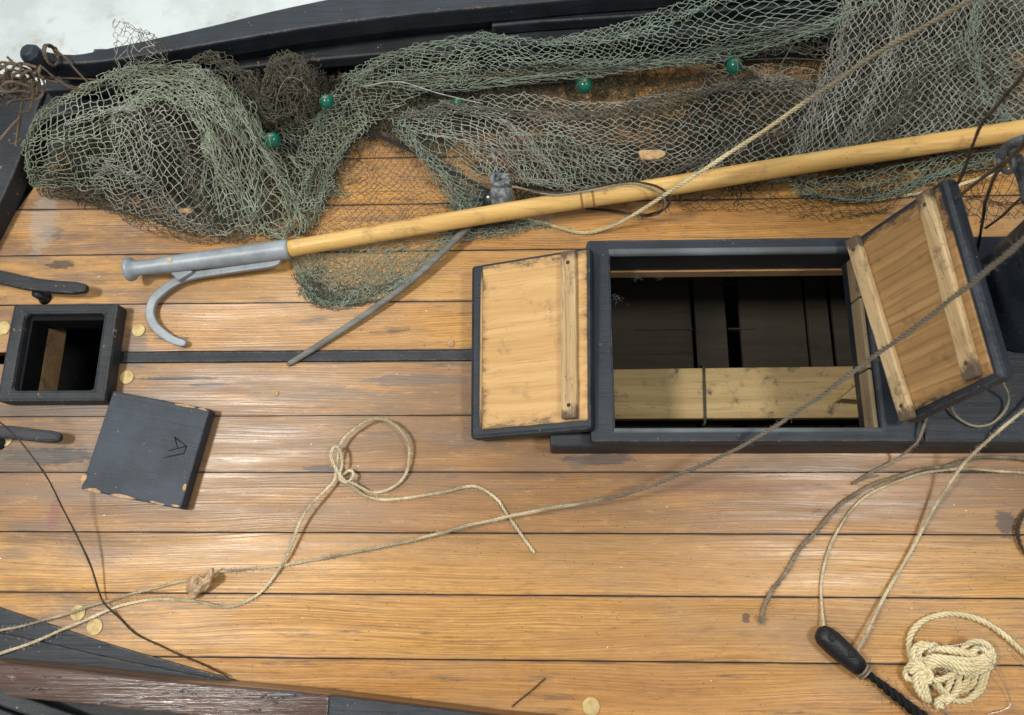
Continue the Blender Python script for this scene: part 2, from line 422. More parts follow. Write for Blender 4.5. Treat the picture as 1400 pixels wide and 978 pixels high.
def thread(name, a, bcol, c, rough=.85):
    mm, nt, b = mat(name); g = NT(nt)
    n1 = g.noise(g.coord((7, 9, 9)), 1, 3, .5); n2 = g.noise(g.coord((60, 60, 60)), 1, 4, .7)
    base = g.mix(g.ramp(n1, .36, .62), a, bcol)
    base = g.mix(g.ramp(n2, .42, .68, 0, .75), base, c)
    nt.links.new(base, b.inputs['Base Color']); b.inputs['Roughness'].default_value = rough
    b.inputs['Specular IOR Level'].default_value = .15
    return mm

def fibre(name, a, bcol, freq=900, soil=None):
    mm, nt, b = mat(name); g = NT(nt)
    n1 = g.noise(g.coord((22, 22, 22)), 1, 4, .6); n2 = g.noise(g.coord((freq,) * 3), 1, 3, .6)
    base = g.mix(g.ramp(n1, .35, .66), a, bcol)
    base = g.mix(g.ramp(n2, .4, .7, 0, .45), base, tuple(k * .45 for k in bcol))
    if soil:   # rope handled and tarred along part of its length
        x_, y_, z_ = g.sep(g.tc.outputs['Object']); nz = g.noise(g.coord((30, 30, 30)), 1, 3)
        base = g.mix(g.ramp(g.math('MULTIPLY_ADD', nz, .10, x_), soil[0], soil[1], 0, .9), base, soil[2])
    nt.links.new(base, b.inputs['Base Color']); b.inputs['Roughness'].default_value = .85
    b.inputs['Specular IOR Level'].default_value = .15
    nt.links.new(g.bump(n2, .4, .0004), b.inputs['Normal'])
    return mm

M_DECK = deck_wood()
M_BLACK = paint()
M_BLACKR = paint('black_paint_rail', col=(.009, .012, .017), dust=.3, rough=.40, wear=.76)
M_BLACKOLD = paint('black_paint_worn', col=(.012, .014, .017), wear=.64, dust=.8, rough=.5)
M_LIP = paint('worn_lip_paint', col=(.075, .085, .09), wear=.7, dust=1, rough=.5)
M_SEAM = simple('seam_pitch', (.018, .015, .013), .8, .4, 90)
M_LIDWOOD = wood('lid_inner_wood', (.56, .345, .145), (.47, .27, .10), (.31, .17, .065), 'X', (9, 420, 420), .6, .45, (.17, .11, .055), bumps=.45, rim=.55)
M_LIDWOOD2 = wood('lid_inner_wood_dark', (.37, .215, .085), (.27, .15, .055), (.14, .07, .026), 'X', (6, 260, 260), .6, .45, (.08, .05, .03), ring=26, bumps=.5, rim=.8)
M_BATTEN = wood('batten_wood', (.50, .36, .19), (.36, .235, .11), (.11, .07, .04), 'Y', (7, 420, 420), .75, .6, (.05, .04, .03), bumps=1.0, ends=.85)
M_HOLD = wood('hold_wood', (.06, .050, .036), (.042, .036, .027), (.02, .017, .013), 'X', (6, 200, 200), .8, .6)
M_PITCH = simple('bitumen', (.007, .007, .008), .75, .3, 60, spec=.15)
M_HOLDE = wood('side_board_wood', (.26, .19, .11), (.20, .14, .08), (.08, .055, .03), 'Y', (8, 300, 300), .75, .8)
M_BEAM = wood('beam_wood', (.46, .335, .165), (.37, .265, .125), (.18, .125, .06), 'X', (8, 300, 300), .75, .95, (.05, .06, .055))
M_RAW = wood('raw_edge_wood', (.36, .23, .11), (.28, .17, .08), (.10, .06, .03), 'X', (10, 300, 300), .75, .6)
M_BROWN = None
M_POLE = wood('pole_wood', (.64, .41, .14), (.53, .31, .095), (.33, .17, .05), 'X', (5, 220, 220), .34, .55, (.26, .14, .055), bumps=.3)
M_ZINC = simple('zinc_paint', (.29, .32, .345), .46, .3, 28, .15, (.205, .225, .245), .6)
M_STICK = wood('weathered_stick_wood', (.19, .185, .165), (.13, .125, .11), (.04, .036, .03), 'X', (8, 500, 500), .7, .3, bumps=.5)
M_BRASS = simple('brass', (.56, .43, .19), .6, .3, 110, .08, (.38, .28, .12), .35)
M_NG = thread('net_green', (.315, .36, .265), (.235, .265, .195), (.15, .145, .105))
M_NT = thread('net_teal', (.26, .325, .26), (.205, .25, .20), (.135, .14, .105))
M_NGY = thread('net_grey', (.385, .385, .34), (.28, .28, .24), (.15, .14, .11))
M_NB = thread('net_brown', (.145, .135, .10), (.105, .098, .072), (.055, .048, .035))
M_ND = thread('net_dark', (.07, .078, .055), (.048, .052, .038), (.028, .026, .02))
M_RL = fibre('rope_light', (.82, .72, .46), (.66, .55, .32))
M_RW = fibre('rope_worn', (.74, .64, .43), (.40, .33, .22), 420)
M_RLONG = fibre('rope_long', (.60, .51, .34), (.30, .25, .175), soil=(-.33, -.22, (.13, .11, .085)))
M_RUP = fibre('rope_upper', (.70, .60, .36), (.52, .43, .25), soil=(-.15, -.08, (.20, .165, .11)))
M_RG = fibre('rope_grey', (.36, .30, .215), (.19, .155, .11))
M_RD = fibre('rope_dark', (.085, .062, .045), (.045, .034, .026))
M_RT = fibre('rope_tan', (.20, .15, .10), (.11, .08, .055))
M_TAR = paint('tarred_wood', col=(.008, .009, .012), dust=.6, rough=.34, wear=.60, worn=(.12, .12, .11))
M_TARR = fibre('tarred_rope', (.022, .022, .026), (.014, .014, .016))
M_LEAD = simple('lead_weight', (.23, .25, .25), .75, .3, 90, .05, (.05, .055, .065), 1.0)
M_CORK = simple('cork', (.50, .33, .16), .85, .3, 160, 0, (.30, .17, .08), .8)
M_LEATH = simple('leather_scrap', (.50, .34, .20), .7, .3, 90, 0, (.24, .14, .08), .5)
M_WIRE = simple('steel_wire', (.55, .57, .62), .3, .1, 40, .85, None, 0)
M_FLUFF = simple('dust_fluff', (.13, .13, .125), .95, .2, 90, 0, None, 0)

def glass():
    mm, nt, b = mat('green_glass'); g = NT(nt)
    n = g.noise(g.coord((90, 90, 90)), 1, 3)
    nt.links.new(g.mix(g.ramp(n, .4, .7), (.008, .24, .155), (.03, .14, .10)), b.inputs['Base Color'])
    b.inputs['Roughness'].default_value = .22; b.inputs['Transmission Weight'].default_value = .55; b.inputs['IOR'].default_value = 1.45
    return mm
M_GLASS = glass()

def concrete():
    mm, nt, b = mat('pale_floor'); g = NT(nt)
    n1 = g.noise(g.coord((5, 5, 5)), 1, 5, .6); n2 = g.noise(g.coord((14, 14, 14), loc=(3, 3, 3)), 1, 4, .7)
    base = g.mix(g.ramp(n1, .4, .62), (.80, .83, .80), (.66, .70, .66))
    base = g.mix(g.ramp(n2, .56, .72, 0, .65), base, (.50, .46, .36))
    nt.links.new(base, b.inputs['Base Color']); b.inputs['Roughness'].default_value = .6
    return mm
M_FLOOR = concrete()

def varnish():
    mm, nt, b = mat('worn_varnished_rail'); g = NT(nt)
    co = g.coord((1, 1, 1)); x, y, z = g.sep(co)
    fine = g.noise(g.coord((8, 300, 100)), 1, 4, .65)
    base = g.mix(g.ramp(fine, .35, .7), (.10, .058, .042), (.045, .026, .02))
    # paint remains in ragged patches
    n = g.noise(g.coord((10, 60, 20)), 1, 7, .72)
    base = g.mix(g.ramp(n, .57, .60, 0, .8), base, (.045, .055, .07))
    n3 = g.noise(g.coord((22, 70, 30), loc=(4, 0, 0)), 1, 6, .7)
    base = g.mix(g.ramp(n3, .62, .68, 0, .7), base, (.42, .36, .28))
    nt.links.new(base, b.inputs['Base Color'])
    nt.links.new(g.ramp(n, .3, .7, .13, .30), b.inputs['Roughness'])
    nt.links.new(g.bump(g.math('ADD', g.ramp(n, .57, .60), g.math('MULTIPLY', fine, .5)), .7, .001), b.inputs['Normal'])
    return mm
M_BROWN = varnish()
M_BROWNED = wood('varnished_edge', (.23, .115, .045), (.15, .07, .028), (.05, .025, .012), 'X', (6, 260, 260), .35, .4)

# ================================================================ SETTING
mb = MB(); mb.box((0, 0, -.97), (6, 6, .02)); fl = mb.build('floor', M_FLOOR); tag(fl, kind='structure')

# ================================================================ BOAT
boat = thing('model_boat', (0, 0, 0), 'wooden boat with orange plank deck, black painted hatches, rails and mast foot', 'boat')
HZ = .07                                  # coaming height
HX0, HX1 = P(838, 470, HZ)[0], .4545
HY1, HY0 = P(1000, 343, HZ)[1], P(1000, 588, HZ)[1]
OX0 = P(805, 470, HZ)[0]; OY1 = P(1000, 326, HZ)[1]; OY0 = P(1000, 605, HZ)[1]
SZ = .028
sx0, sx1 = P(24, 485, SZ)[0], P(133, 485, SZ)[0]; sy1, sy0 = P(90, 429, SZ)[1], P(90, 533, SZ)[1]
SX0, SX1 = P(5, 485, SZ)[0], P(152, 485, SZ)[0]; SY1, SY0 = P(90, 415, SZ)[1], P(90, 549, SZ)[1]
holes = [(HX0, HX1 + .022, HY0, HY1), (sx0, sx1, sy0, sy1)]

seams = [.5315, .456, .382, .3065, .2313, .158, .082, .0115, -.0045, -.080, -.156, -.2345, -.311, -.388, -.464]
def left_edge(y):   # deck outline at the left
    return -.80 + .25 * abs(y - .003) / .45
def clip_poly(poly, hull):
    """Sutherland-Hodgman against a convex counter-clockwise outline"""
    out = list(poly)
    for k in range(len(hull)):
        a, b = np.array(hull[k]), np.array(hull[(k + 1) % len(hull)]); e = b - a; inp, out = out, []
        side = lambda p: e[0] * (p[1] - a[1]) - e[1] * (p[0] - a[0])
        for j in range(len(inp)):
            p, q = inp[j], inp[(j + 1) % len(inp)]; sp, sq = side(p), side(q)
            if sp >= 0: out.append(p)
            if (sp >= 0) != (sq >= 0): t = sp / (sp - sq); out.append((p[0] + t * (q[0] - p[0]), p[1] + t * (q[1] - p[1])))
        if len(out) < 3: return []
    return out
DECK_OUT = [(-.80, -.30), (-.70, -.385), (-.51, -.430), (-.336, -.455), (0, -.49), (.4, -.51), (1.0, -.515), (1.0, .53), (.4, .525), (0, .505), (-.30, .467), (-.45, .445), (-.60, .405), (-.67, .355), (-.80, .11)]
for i in range(len(seams) - 1):
    a, b_ = seams[i + 1], seams[i]
    if i == 7: continue
    g_ = .0006; ja, jb = a, b_; a += g_; b_ -= g_
    pieces = [[]]; cur = -.86
    hs = sorted(h for h in holes if h[2] < b_ and h[3] > a)
    for h in hs:
        pieces[-1].append((cur, h[0], a, b_))
        full = True
        if h[2] > a: pieces[-1].append((h[0], h[1], a, h[2])); full = False
        if h[3] < b_: pieces[-1].append((h[0], h[1], h[3], b_)); full = False
        if full: pieces.append([])
        cur = h[1]
    pieces[-1].append((cur, 1.0, a, b_))
    for rects in pieces:
        mb = MB()
        for (x0, x1, y0, y1) in rects:
            pg = clip_poly([(x0, y0), (x1, y0), (x1, y1), (x0, y1)], DECK_OUT)
            if pg: mb.prism(pg, -.02, 0)
        if mb.v:
            o = mb.build('deck_plank', M_DECK, boat, bevel=.0005 if len(rects) == 1 else 0); o['joint_near'] = float(ja); o['joint_far'] = float(jb)
# pitch and underside sheet (with the hatch openings left free)
mb = MB()
def sheet_with_holes(mb, x0, x1, y0, y1, z0, z1, hs):
    xs = sorted({x0, x1, *[h[0] for h in hs], *[h[1] for h in hs]}); ys = sorted({y0, y1, *[h[2] for h in hs], *[h[3] for h in hs]})
    for i in range(len(xs) - 1):
        for j in range(len(ys) - 1):
            cx, cy = (xs[i] + xs[i + 1]) / 2, (ys[j] + ys[j + 1]) / 2
            if any(h[0] < cx < h[1] and h[2] < cy < h[3] for h in hs): continue
            mb.box((cx, cy, (z0 + z1) / 2), ((xs[i + 1] - xs[i]) / 2, (ys[j + 1] - ys[j]) / 2, (z1 - z0) / 2))
sheet_with_holes(mb, -.60, .99, -.42, .40, -.016, -.0022, [(h[0] - .001, h[1] + .001, h[2] - .001, h[3] + .001) for h in holes])
mb.build('seam_caulking', M_SEAM, boat)
# centre strip
mb = MB(); mb.prism([(SX1 + .002, -.0035), (OX0 - .01, -.0035), (OX0 - .01, .0108), (SX1 + .002, .0108)], -.02, .0006)
mb.build('centre_strip', M_BLACKOLD, boat, bevel=.0008)

# --- cargo hatch
def ring(mb, o, i, z0, z1):
    (X0, X1, Y0, Y1), (x0, x1, y0, y1) = o, i
    V = []
    for z in (z1, z0):
        V += [(X0, Y0, z), (X1, Y0, z), (X1, Y1, z), (X0, Y1, z), (x0, y0, z), (x1, y0, z), (x1, y1, z), (x0, y1, z)]
    f = []
    for k in range(4):
        k2 = (k + 1) % 4
        f += [(k, k2, 4 + k2, 4 + k), (8 + k2, 8 + k, 12 + k, 12 + k2), (k, 8 + k, 8 + k2, k2), (4 + k, 4 + k2, 12 + k2, 12 + k)]
    mb.add(V, f)
ch = MB(); ring(ch, (OX0, .505, OY0, OY1), (HX0, HX1, HY0, HY1), .0005, HZ)
co = ch.build('hatch_coaming', M_BLACK, boat, bevel=.004)
mb = MB(); ring(mb, (HX0 - .004, HX1 + .026, HY0 - .004, HY1 + .004), (HX0 + .0015, HX1 + .0205, HY0 + .0015, HY1 - .0015), -.0205, -.0005)
mb.build('deck_edge_trim', M_RAW, co)
for yy_, zz_, r_ in ((HY1 + .001, HZ - .004, .0055), (HY0 - .0005, HZ - .002, .0035)):
    mb = MB(); mb.tube([(HX0 - .002, yy_, zz_), (HX1, yy_, zz_)], r_, 10); mb.build('worn_lip', M_LIP, co, smooth=True)
# side runner under the coaming, sticking out at its left end
FY = P(900, 621, 0)[1]; fx0 = P(752, 607, .045)[0]
mb = MB(); V = []
for x in (fx0, 1.0):
    V += [(x, FY, .0004), (x, OY0 - .0012, .045 if x < 0.5 else .045), (x, OY0 + .02, .045), (x, OY0 + .02, .0004)]
mb.add(V, [(0, 3, 2, 1), (4, 5, 6, 7), (0, 1, 5, 4), (1, 2, 6, 5), (0, 4, 7, 3), (2, 3, 7, 6)]); mb.build('hatch_runner', M_BLACK, boat, bevel=.0035)
# mast partner: black slab to the right of the opening
mb = MB(); mb.prism([(.5055, OY0 + .0005), (1.0, OY0 - .004), (1.0, OY1 + .002), (.5055, OY1 - .0005)], .0005, HZ - .002)
mb.build('mast_partner', M_BLACK, boat, bevel=.003)
# right wall of the opening: raw boards
mb = MB()
for a, b_ in ((HY0 + .003, -.035), (-.033, .06), (.062, HY1 - .004)):
    mb = MB(); mb.box((HX1 - .0032 + RNG.uniform(-.0004, .0004), (a + b_) / 2, .049), (.0026, (b_ - a) / 2, .015)); mb.build('opening_side_board', M_HOLDE, co, bevel=.0015)
# beam lying across the opening
bz = -.11
bq = [P(825, 505, bz), P(1205, 500, bz), P(1215, 571, bz), P(825, 573, bz)]
mb = MB(); mb.prism([(p[0], p[1]) for p in bq[::-1]], bz - .018, bz)
beam = mb.build('hold_beam', M_BEAM, boat, bevel=.002)
mb = MB(); c = np.array(P(962, 500, bz + .002)); d = np.array(P(964, 578, bz + .002))
mb.tube([c + [0, .003, -.02], c, (c + d) / 2, d, d + [0, -.003, -.02]], .0019, 8); mb.build('seizing_cord', M_ND, beam, smooth=True)
mb = MB(); q = [P(1150, 545, bz + .03), P(1185, 515, bz + .03), P(1200, 540, bz + .03), P(1190, 548, bz + .03)]
mb.prism([(p[0], p[1]) for p in q], bz + .0003, bz + .03); mb.build('beam_chock', M_BEAM, boat, bevel=.002)
# hold floor boards, frames
fz = -.26
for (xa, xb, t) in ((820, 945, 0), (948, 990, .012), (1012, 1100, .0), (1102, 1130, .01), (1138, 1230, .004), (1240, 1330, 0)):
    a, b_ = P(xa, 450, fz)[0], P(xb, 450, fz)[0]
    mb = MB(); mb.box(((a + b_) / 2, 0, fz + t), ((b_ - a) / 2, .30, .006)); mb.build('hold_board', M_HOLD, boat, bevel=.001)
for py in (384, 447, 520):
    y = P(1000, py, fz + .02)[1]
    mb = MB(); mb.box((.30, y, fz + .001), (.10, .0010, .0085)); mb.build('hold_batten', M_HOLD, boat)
# --- small hatch
sh = MB(); ring(sh, (SX0, SX1, SY0, SY1), (sx0, sx1, sy0, sy1), .0005, SZ)
sc = sh.build('small_hatch_coaming', M_BLACKOLD, boat, bevel=.005)
mb = MB(); ring(mb, (sx0 - .002, sx1 + .002, sy0 - .002, sy1 + .002), (sx0 + .005, sx1 - .002, sy0 + .001, sy1 - .006), -.024, .016)
mb.build('hatch_rebate', M_PITCH, sc, bevel=.001)
mb = MB(); mb.box((sx0 + .001, (sy0 + sy1) / 2, -.040), (.0045, (sy1 - sy0) / 2 + .01, .02)); mb.build('hatch_side_board', M_RAW, sc)
# hull shell closing the dark hold
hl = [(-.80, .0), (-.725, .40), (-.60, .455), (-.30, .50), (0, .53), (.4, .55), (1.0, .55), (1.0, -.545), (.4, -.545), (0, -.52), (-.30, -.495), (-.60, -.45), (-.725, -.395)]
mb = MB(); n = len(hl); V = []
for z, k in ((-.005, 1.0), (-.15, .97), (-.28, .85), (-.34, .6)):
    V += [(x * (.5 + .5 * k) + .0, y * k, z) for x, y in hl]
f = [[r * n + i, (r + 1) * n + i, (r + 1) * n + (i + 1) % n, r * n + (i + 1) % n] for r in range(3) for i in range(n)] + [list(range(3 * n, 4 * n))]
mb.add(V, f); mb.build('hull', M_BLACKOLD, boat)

# --- rails, bulwarks
def pl(pts, z): return [P(a, b, z) for a, b in pts]
xsU = [50, 100, 150, 225, 300, 370, 440, 560, 700, 850, 1100, 1450]
outU = [68, 74, 65, 49, 32, 15, 0, -24, -50, -68, -85, -95]
inU = [86, 87, 83, 71, 58, 46, 35, 20, 7, -6, -20, -30]
A = pl(list(zip(xsU, outU)), .12); B = pl(list(zip(xsU, inU)), .12)
mb = MB(); mb.strip(crom(B, n=4), crom(A, n=4), .032); rail = mb.build('rail_cap', M_BLACKR, boat, bevel=.003)
# step board under the rail, then lower strake, wall
xsS = [60, 100, 150, 300, 400, 550, 700, 850, 1100, 1450]
st1 = [112, 108, 104, 84, 72, 57, 45, 33, 20, 8]
st2 = [124, 122, 117, 97, 85, 72, 62, 52, 40, 28]
A = crom(pl(list(zip(xsS, st1)), .062), n=4) + np.array([0, .012, 0]); B = crom(pl(list(zip(xsS, st2)), .062), n=4)
mb = MB(); mb.strip(B, A, .022); mb.build('inner_strake', M_BLACKOLD, boat, bevel=.003)
W = crom(pl(list(zip(xsU, inU)), .12), n=4); W[:, 2] = .09; W[:, 1] += .012
mb = MB(); mb.strip(W, W + np.array([0, .018, 0]), .095); mb.build('bulwark', M_BLACKR, boat)
# second short board on top of the strake (right)
xs2 = [672, 740, 820, 900, 1000, 1150]
A = pl(list(zip(xs2, [24, 19, 14, 9, 3, -4])), .085); B = pl(list(zip(xs2, [36, 30, 25, 20, 14, 7])), .085)
mb = MB(); mb.strip(B, A, .02); mb.build('inner_strake', M_BLACKR, boat, bevel=.003)
# timber heads between deck and rail
for px in (135, 262, 560, 900):
    py = np.interp(px, xsU, inU); p = P(px, py + 4, .09)
    mb = MB(); mb.box((p[0], p[1] + .012, .048), (.010, .012, .045)); mb.build('timber_head', M_BLACKOLD, boat, bevel=.002)
# waterways (flat black boards at the deck edge)
xw = [(-.70, .318), (-.661, .335), (-.51, .379), (-.336, .420), (-.15, .442), (.1, .455), (.45, .462), (1.0, .465)]
A = crom(np.array([(x, y, .0045) for x, y in xw]), n=5); B = A.copy(); B[:, 1] = np.interp(A[:, 0], W[:, 0], W[:, 1]) + .004
mb = MB(); mb.strip(A, B, .0042); mb.build('waterway', M_BLACKOLD, boat)
xl = [P(-40, 816), P(0, 830), P(75, 855), P(150, 880), P(240, 906), P(330, 931), P(420, 955), P(560, 978), P(760, 1000), P(1200, 1030)]
A = crom(np.array(xl), n=4); A[:, 2] = .0045
RL = [P(-30, 904, .055), P(0, 907, .055), P(100, 917, .055), P(200, 928, .055), P(300, 937, .055), P(380, 944, .055), P(450, 951, .055), P(600, 969, .055), P(720, 983, .055), P(1000, 1005, .055), P(1420, 1015, .055)]
RLc = crom(np.array(RL), n=4)
B = A.copy(); B[:, 1] = np.minimum(np.interp(A[:, 0], RLc[:, 0], RLc[:, 1]) - .006, A[:, 1] - .004)
mb = MB(); mb.strip(B, A, .0042); mb.build('waterway', M_BLACK, boat)
mb = MB(); Bm = A.copy(); Bm[:, 2] = .0085; Bt = B.copy(); Bt[:, 2] = .0085
k = 22; sh_ = np.linspace(.35, 0, len(A))[:, None]
mb.strip(B[:k] + [0, 0, .004], (A * .55 + B * .45)[:k] + [0, 0, .004], .0038); mb.build('waterway', M_BLACK, boat, bevel=.001)
# lower rail: brown worn length then black length, inner and outer walls
def lowrail(i0, i1, m_, name, wid, z=.055, lift=0):
    a = RLc[i0:i1].copy(); a[:, 2] = z + lift; b2 = a.copy(); b2[:, 1] -= wid
    q = MB(); q.strip(b2, a, .016); return q.build(name, m_, boat, bevel=.0025)
ib = int(np.argmin(abs(RLc[:, 0] - P(450, 951, .055)[0]))) + 1
lowrail(0, ib, M_BROWN, 'rail_cap', .036)
lowrail(ib - 1, len(RLc), M_BLACKR, 'rail_cap', .045, lift=.0015)
a = RLc.copy(); a[:, 2] = .0385; a[:, 1] -= .002; b2 = a.copy(); b2[:, 1] -= .012
mb = MB(); mb.strip(b2, a, .040); mb.build('bulwark', M_BROWNED, boat)
# outer wales at the lower left
for (o1, o2, z, mm_) in ((-.034, -.075, .022, M_BLACKOLD), (-.060, -.115, -.005, M_BLACKR)):
    a = RLc.copy(); a[:, 2] = z; t = np.clip((a[:, 0] + .62) * .35, 0, .2); a[:, 1] += o1 ; b2 = a.copy(); b2[:, 1] += (o2 - o1)
    mb = MB(); mb.strip(b2, a, .02); mb.build('wale', mm_, boat, bevel=.004)
a0, a1 = P(-30, 932, .06), P(130, 988, .04)
mb = MB(); 
for k in range(2):
    o_ = np.array([-.006, -.020, 0]) * k
    mb.strip([a0 + o_ + [0, -.018, 0], a1 + o_ + [0, -.018, 0]], [a0 + o_, a1 + o_], .014)
mb.build('rubbing_strake', M_BLACKOLD, boat, bevel=.003)
# left transom bulwark
mb = MB()
A = [P(60, 122, .038), P(40, 180, .036), (P(18, 238, .035)), P(-4, 285, .035), P(-45, 360, .035)]; B = [P(46, 122, .038), P(20, 165, .036), P(-6, 212, .035), P(-32, 262, .035), P(-80, 345, .035)]
mb.strip(crom(A, n=3), crom(B, n=3), .035); mb.build('transom_rail', M_BLACKOLD, boat, bevel=.003)
mb = MB(); A2 = [P(4, 120, .07), P(-4, 260, .07)]; mb.strip([P(50, 110, .02), P(-60, 330, .02)], [P(-60, 90, .02), P(-150, 300, .02)], .03); mb.build('stern_board', M_BLACKR, boat)
mb = MB(); q = [P(20, 175, .02), P(38, 104, .05), P(165, 100, .05), P(160, 150, .02)]
mb.prism([(p[0], p[1]) for p in q], -.02, .03); mb.build('corner_knee', M_BLACKR, boat, bevel=.004)
# rail knob
p = P(47, 68, .14); 
mb = MB(); mb.lathe([(-.02, .011), (0, .0145), (.012, .0155), (.024, .0145), (.031, .009)], p - np.array([0, .01, .02]), (-.12, .1, 1), 8); mb.build('rail_head', M_BLACK, boat, bevel=.002)

# --- cleats
def cleat(pts, z, wd, th, feet):
    c_ = crom(np.array([P(a, b, z + c) for a, b, c in pts]), n=5); q = MB()
    n_ = len(c_); T = np.gradient(c_, axis=0); N_ = np.cross([0, 0, 1.], T); N_ /= np.linalg.norm(N_, axis=1)[:, None]
    w_ = wd * np.interp(np.linspace(0, 1, n_), [0, .08, .5, .9, 1], [.75, 1, 1, .95, .6])[:, None]
    q.strip(c_ - N_ * w_, c_ + N_ * w_, th); o = q.build('cleat', M_BLACKOLD, boat, bevel=.004)
    q = MB()
    for (a, b) in feet:
        pp = P(a, b, 0); q.lathe([(0, .010), (.006, .0065), (z - th, .006)], pp, (0, 0, 1), 12)
    q.build('cleat_foot', M_BLACK, o, smooth=True)
cleat([(-60, 366, .0), (0, 378, .004), (35, 386, .002), (75, 391, -.001), (117, 393, -.006)], .034, .0095, .012, [(62, 408)])
cleat([(-60, 596, 0), (0, 590, .002), (40, 594, .001), (82, 598, -.004)], .028, .0085, .010, [(0, 606)])
# --- deck plugs (each a part)
for (px, py, r) in ((190, 452, 9.5), (174, 516, 10), (5, 449, 10.5), (130, 857, 10.5), (107, 838, 10), (808, 966, 11), (8, 601, 10), (617, 470, 4.5), (820, 121, 9), (960, 232, 8), (378, 538, 3.5), (1084, 88, 7)):
    p = P(px, py, 0); s = r / F * 1.03
    mb = MB(); mb.lathe([(-.001, s * .8), (.0002, s), (.0010, s), (.0014, s * .94), (.0015, s * .3)], p + [0, 0, .0004], (0, 0, 1), 28)
    mb.build('deck_plug', M_BRASS if r > 5 else M_CORK, boat, smooth=False)
# --- mast foot
mb = MB(); p0 = P(1390, 414, .07); top = P(1600, 240, .62)
d = (top - p0) / np.linalg.norm(top - p0); d = np.array([.0, .14, 1.]); d /= np.linalg.norm(d)
mb.lathe([(-.005, .066), (.0, .066), (.9, .062)], p0, d, 40); mb.build('mast', M_BLACK, boat, smooth=False, bevel=.001)

# ================================================================ HATCH BOARDS
def rect_frame(tl, tr, bl):
    u = tr - tl; v = tl - bl; W_ = np.linalg.norm(u); u = u / W_
    H_ = np.linalg.norm(v); v = v - u * v.dot(u); v /= np.linalg.norm(v); wv = np.cross(u, v)
    return W_, H_, np.stack([u, v, wv], 1)
def hatch_board(cs, inset, label, face_m, bats, bw=.0095, wmat=None):
    """cs: outer corners tl tr br bl (world); local frame x across, y along, z out of the raw face"""
    tl, tr, br, bl = [np.array(c) for c in cs]; o = bl
    W_, H_, Rm = rect_frame(tl, tr, bl)
    q = [((p - o) @ Rm)[:2] for p in (bl, br, tr, tl)]
    bil = lambda s_, t_: (q[0] * (1 - s_) + q[1] * s_) * (1 - t_) + (q[3] * (1 - s_) + q[2] * s_) * t_
    root = thing('hatch_board', o, label, 'hatch board', 'loose boards of the big hatch', rot=Rm)
    s0, s1, t0, t1 = inset
    m_ = MB(); m_.prism([bil(0, 0), bil(1, 0), bil(1, 1), bil(0, 1)], -.024, -.003); m_.build('frame', M_BLACK, root, bevel=.006, M=1)
    m_ = MB(); m_.prism([bil(s0, t0), bil(s1, t0), bil(s1, t1), bil(s0, t1)], -.0045, 0); m_.build('panel', face_m, root, bevel=.0008, M=1)
    for (fa, fb, y0, y1, hh) in bats:
        m_ = MB(); n_ = 12; A_ = []; B_ = []
        for t_ in np.linspace(y0, y1, n_):
            c_ = bil(fb + (fa - fb) * t_, t_); wj = RNG.uniform(-.0003, .0003); A_.append((c_[0] + bw + wj, c_[1], hh)); B_.append((c_[0] - bw + wj, c_[1], hh))
        m_.strip(B_, A_, hh - .0003); bb = m_.build('batten', M_BATTEN, root, bevel=.0022, M=1)
        for t_ in (y0 + .07, y1 - .07):
            c_ = bil(fb + (fa - fb) * t_, t_); m_ = MB(); m_.lathe([(0, .0026), (.0004, .0022)], (c_[0], c_[1], hh + .0001), (0, 0, 1), 12); m_.build('nail_head', M_RD, bb, M=1)
    return root, bil
b1, bil1 = hatch_board([P(642, 362, .040), P(806, 335, .100), P(807, 587, .092), P(640, 601, .032)], (.115, .975, .048, .975),
    'pale hatch board lying flat on deck left of the big opening, single batten', M_LIDWOOD, [(.845, .85, .06, .975, .009)], bw=.0100)
m_ = MB(); p_, q_ = bil1(.108, .06), bil1(.112, .94); m_.tube([(p_[0], p_[1], .0005), (q_[0], q_[1], .0005)], .0017, 8); m_.build('edge_bead', M_BATTEN, b1, M=1)
b2_, bil2 = hatch_board([P(1160, 330, .080), P(1291, 240, .212), P(1354, 516, .226), P(1234, 580, .100)], (.03, .93, .035, .965),
    'darker hatch board with two battens leaning up against the mast', M_LIDWOOD2, [(.08, .10, .0, .99, .010), (.83, .79, .045, .975, .010)], bw=.0095)

# ================================================================ SMALL LID
tl, tr, br, bl = P(157, 535, .022), P(290, 560, .022), P(249, 695, .022), P(110, 669, .022)
ctr = (tl + tr + br + bl) / 4; W_, H_, Rm = rect_frame(tl, tr, bl)
lid = thing('square_lid', bl * [1, 1, 0], 'small square black lid with carved mark lying beside the little hatch', 'lid', rot=Rm)
mb = MB(); mb.prism([(0, 0), (W_, 0), (W_, H_), (0, H_)], .001, .022); mb.build('board', paint('lid_paint', col=(.016, .023, .033), wear=.74, dust=.35, rough=.45), lid, bevel=.0022, M=1)
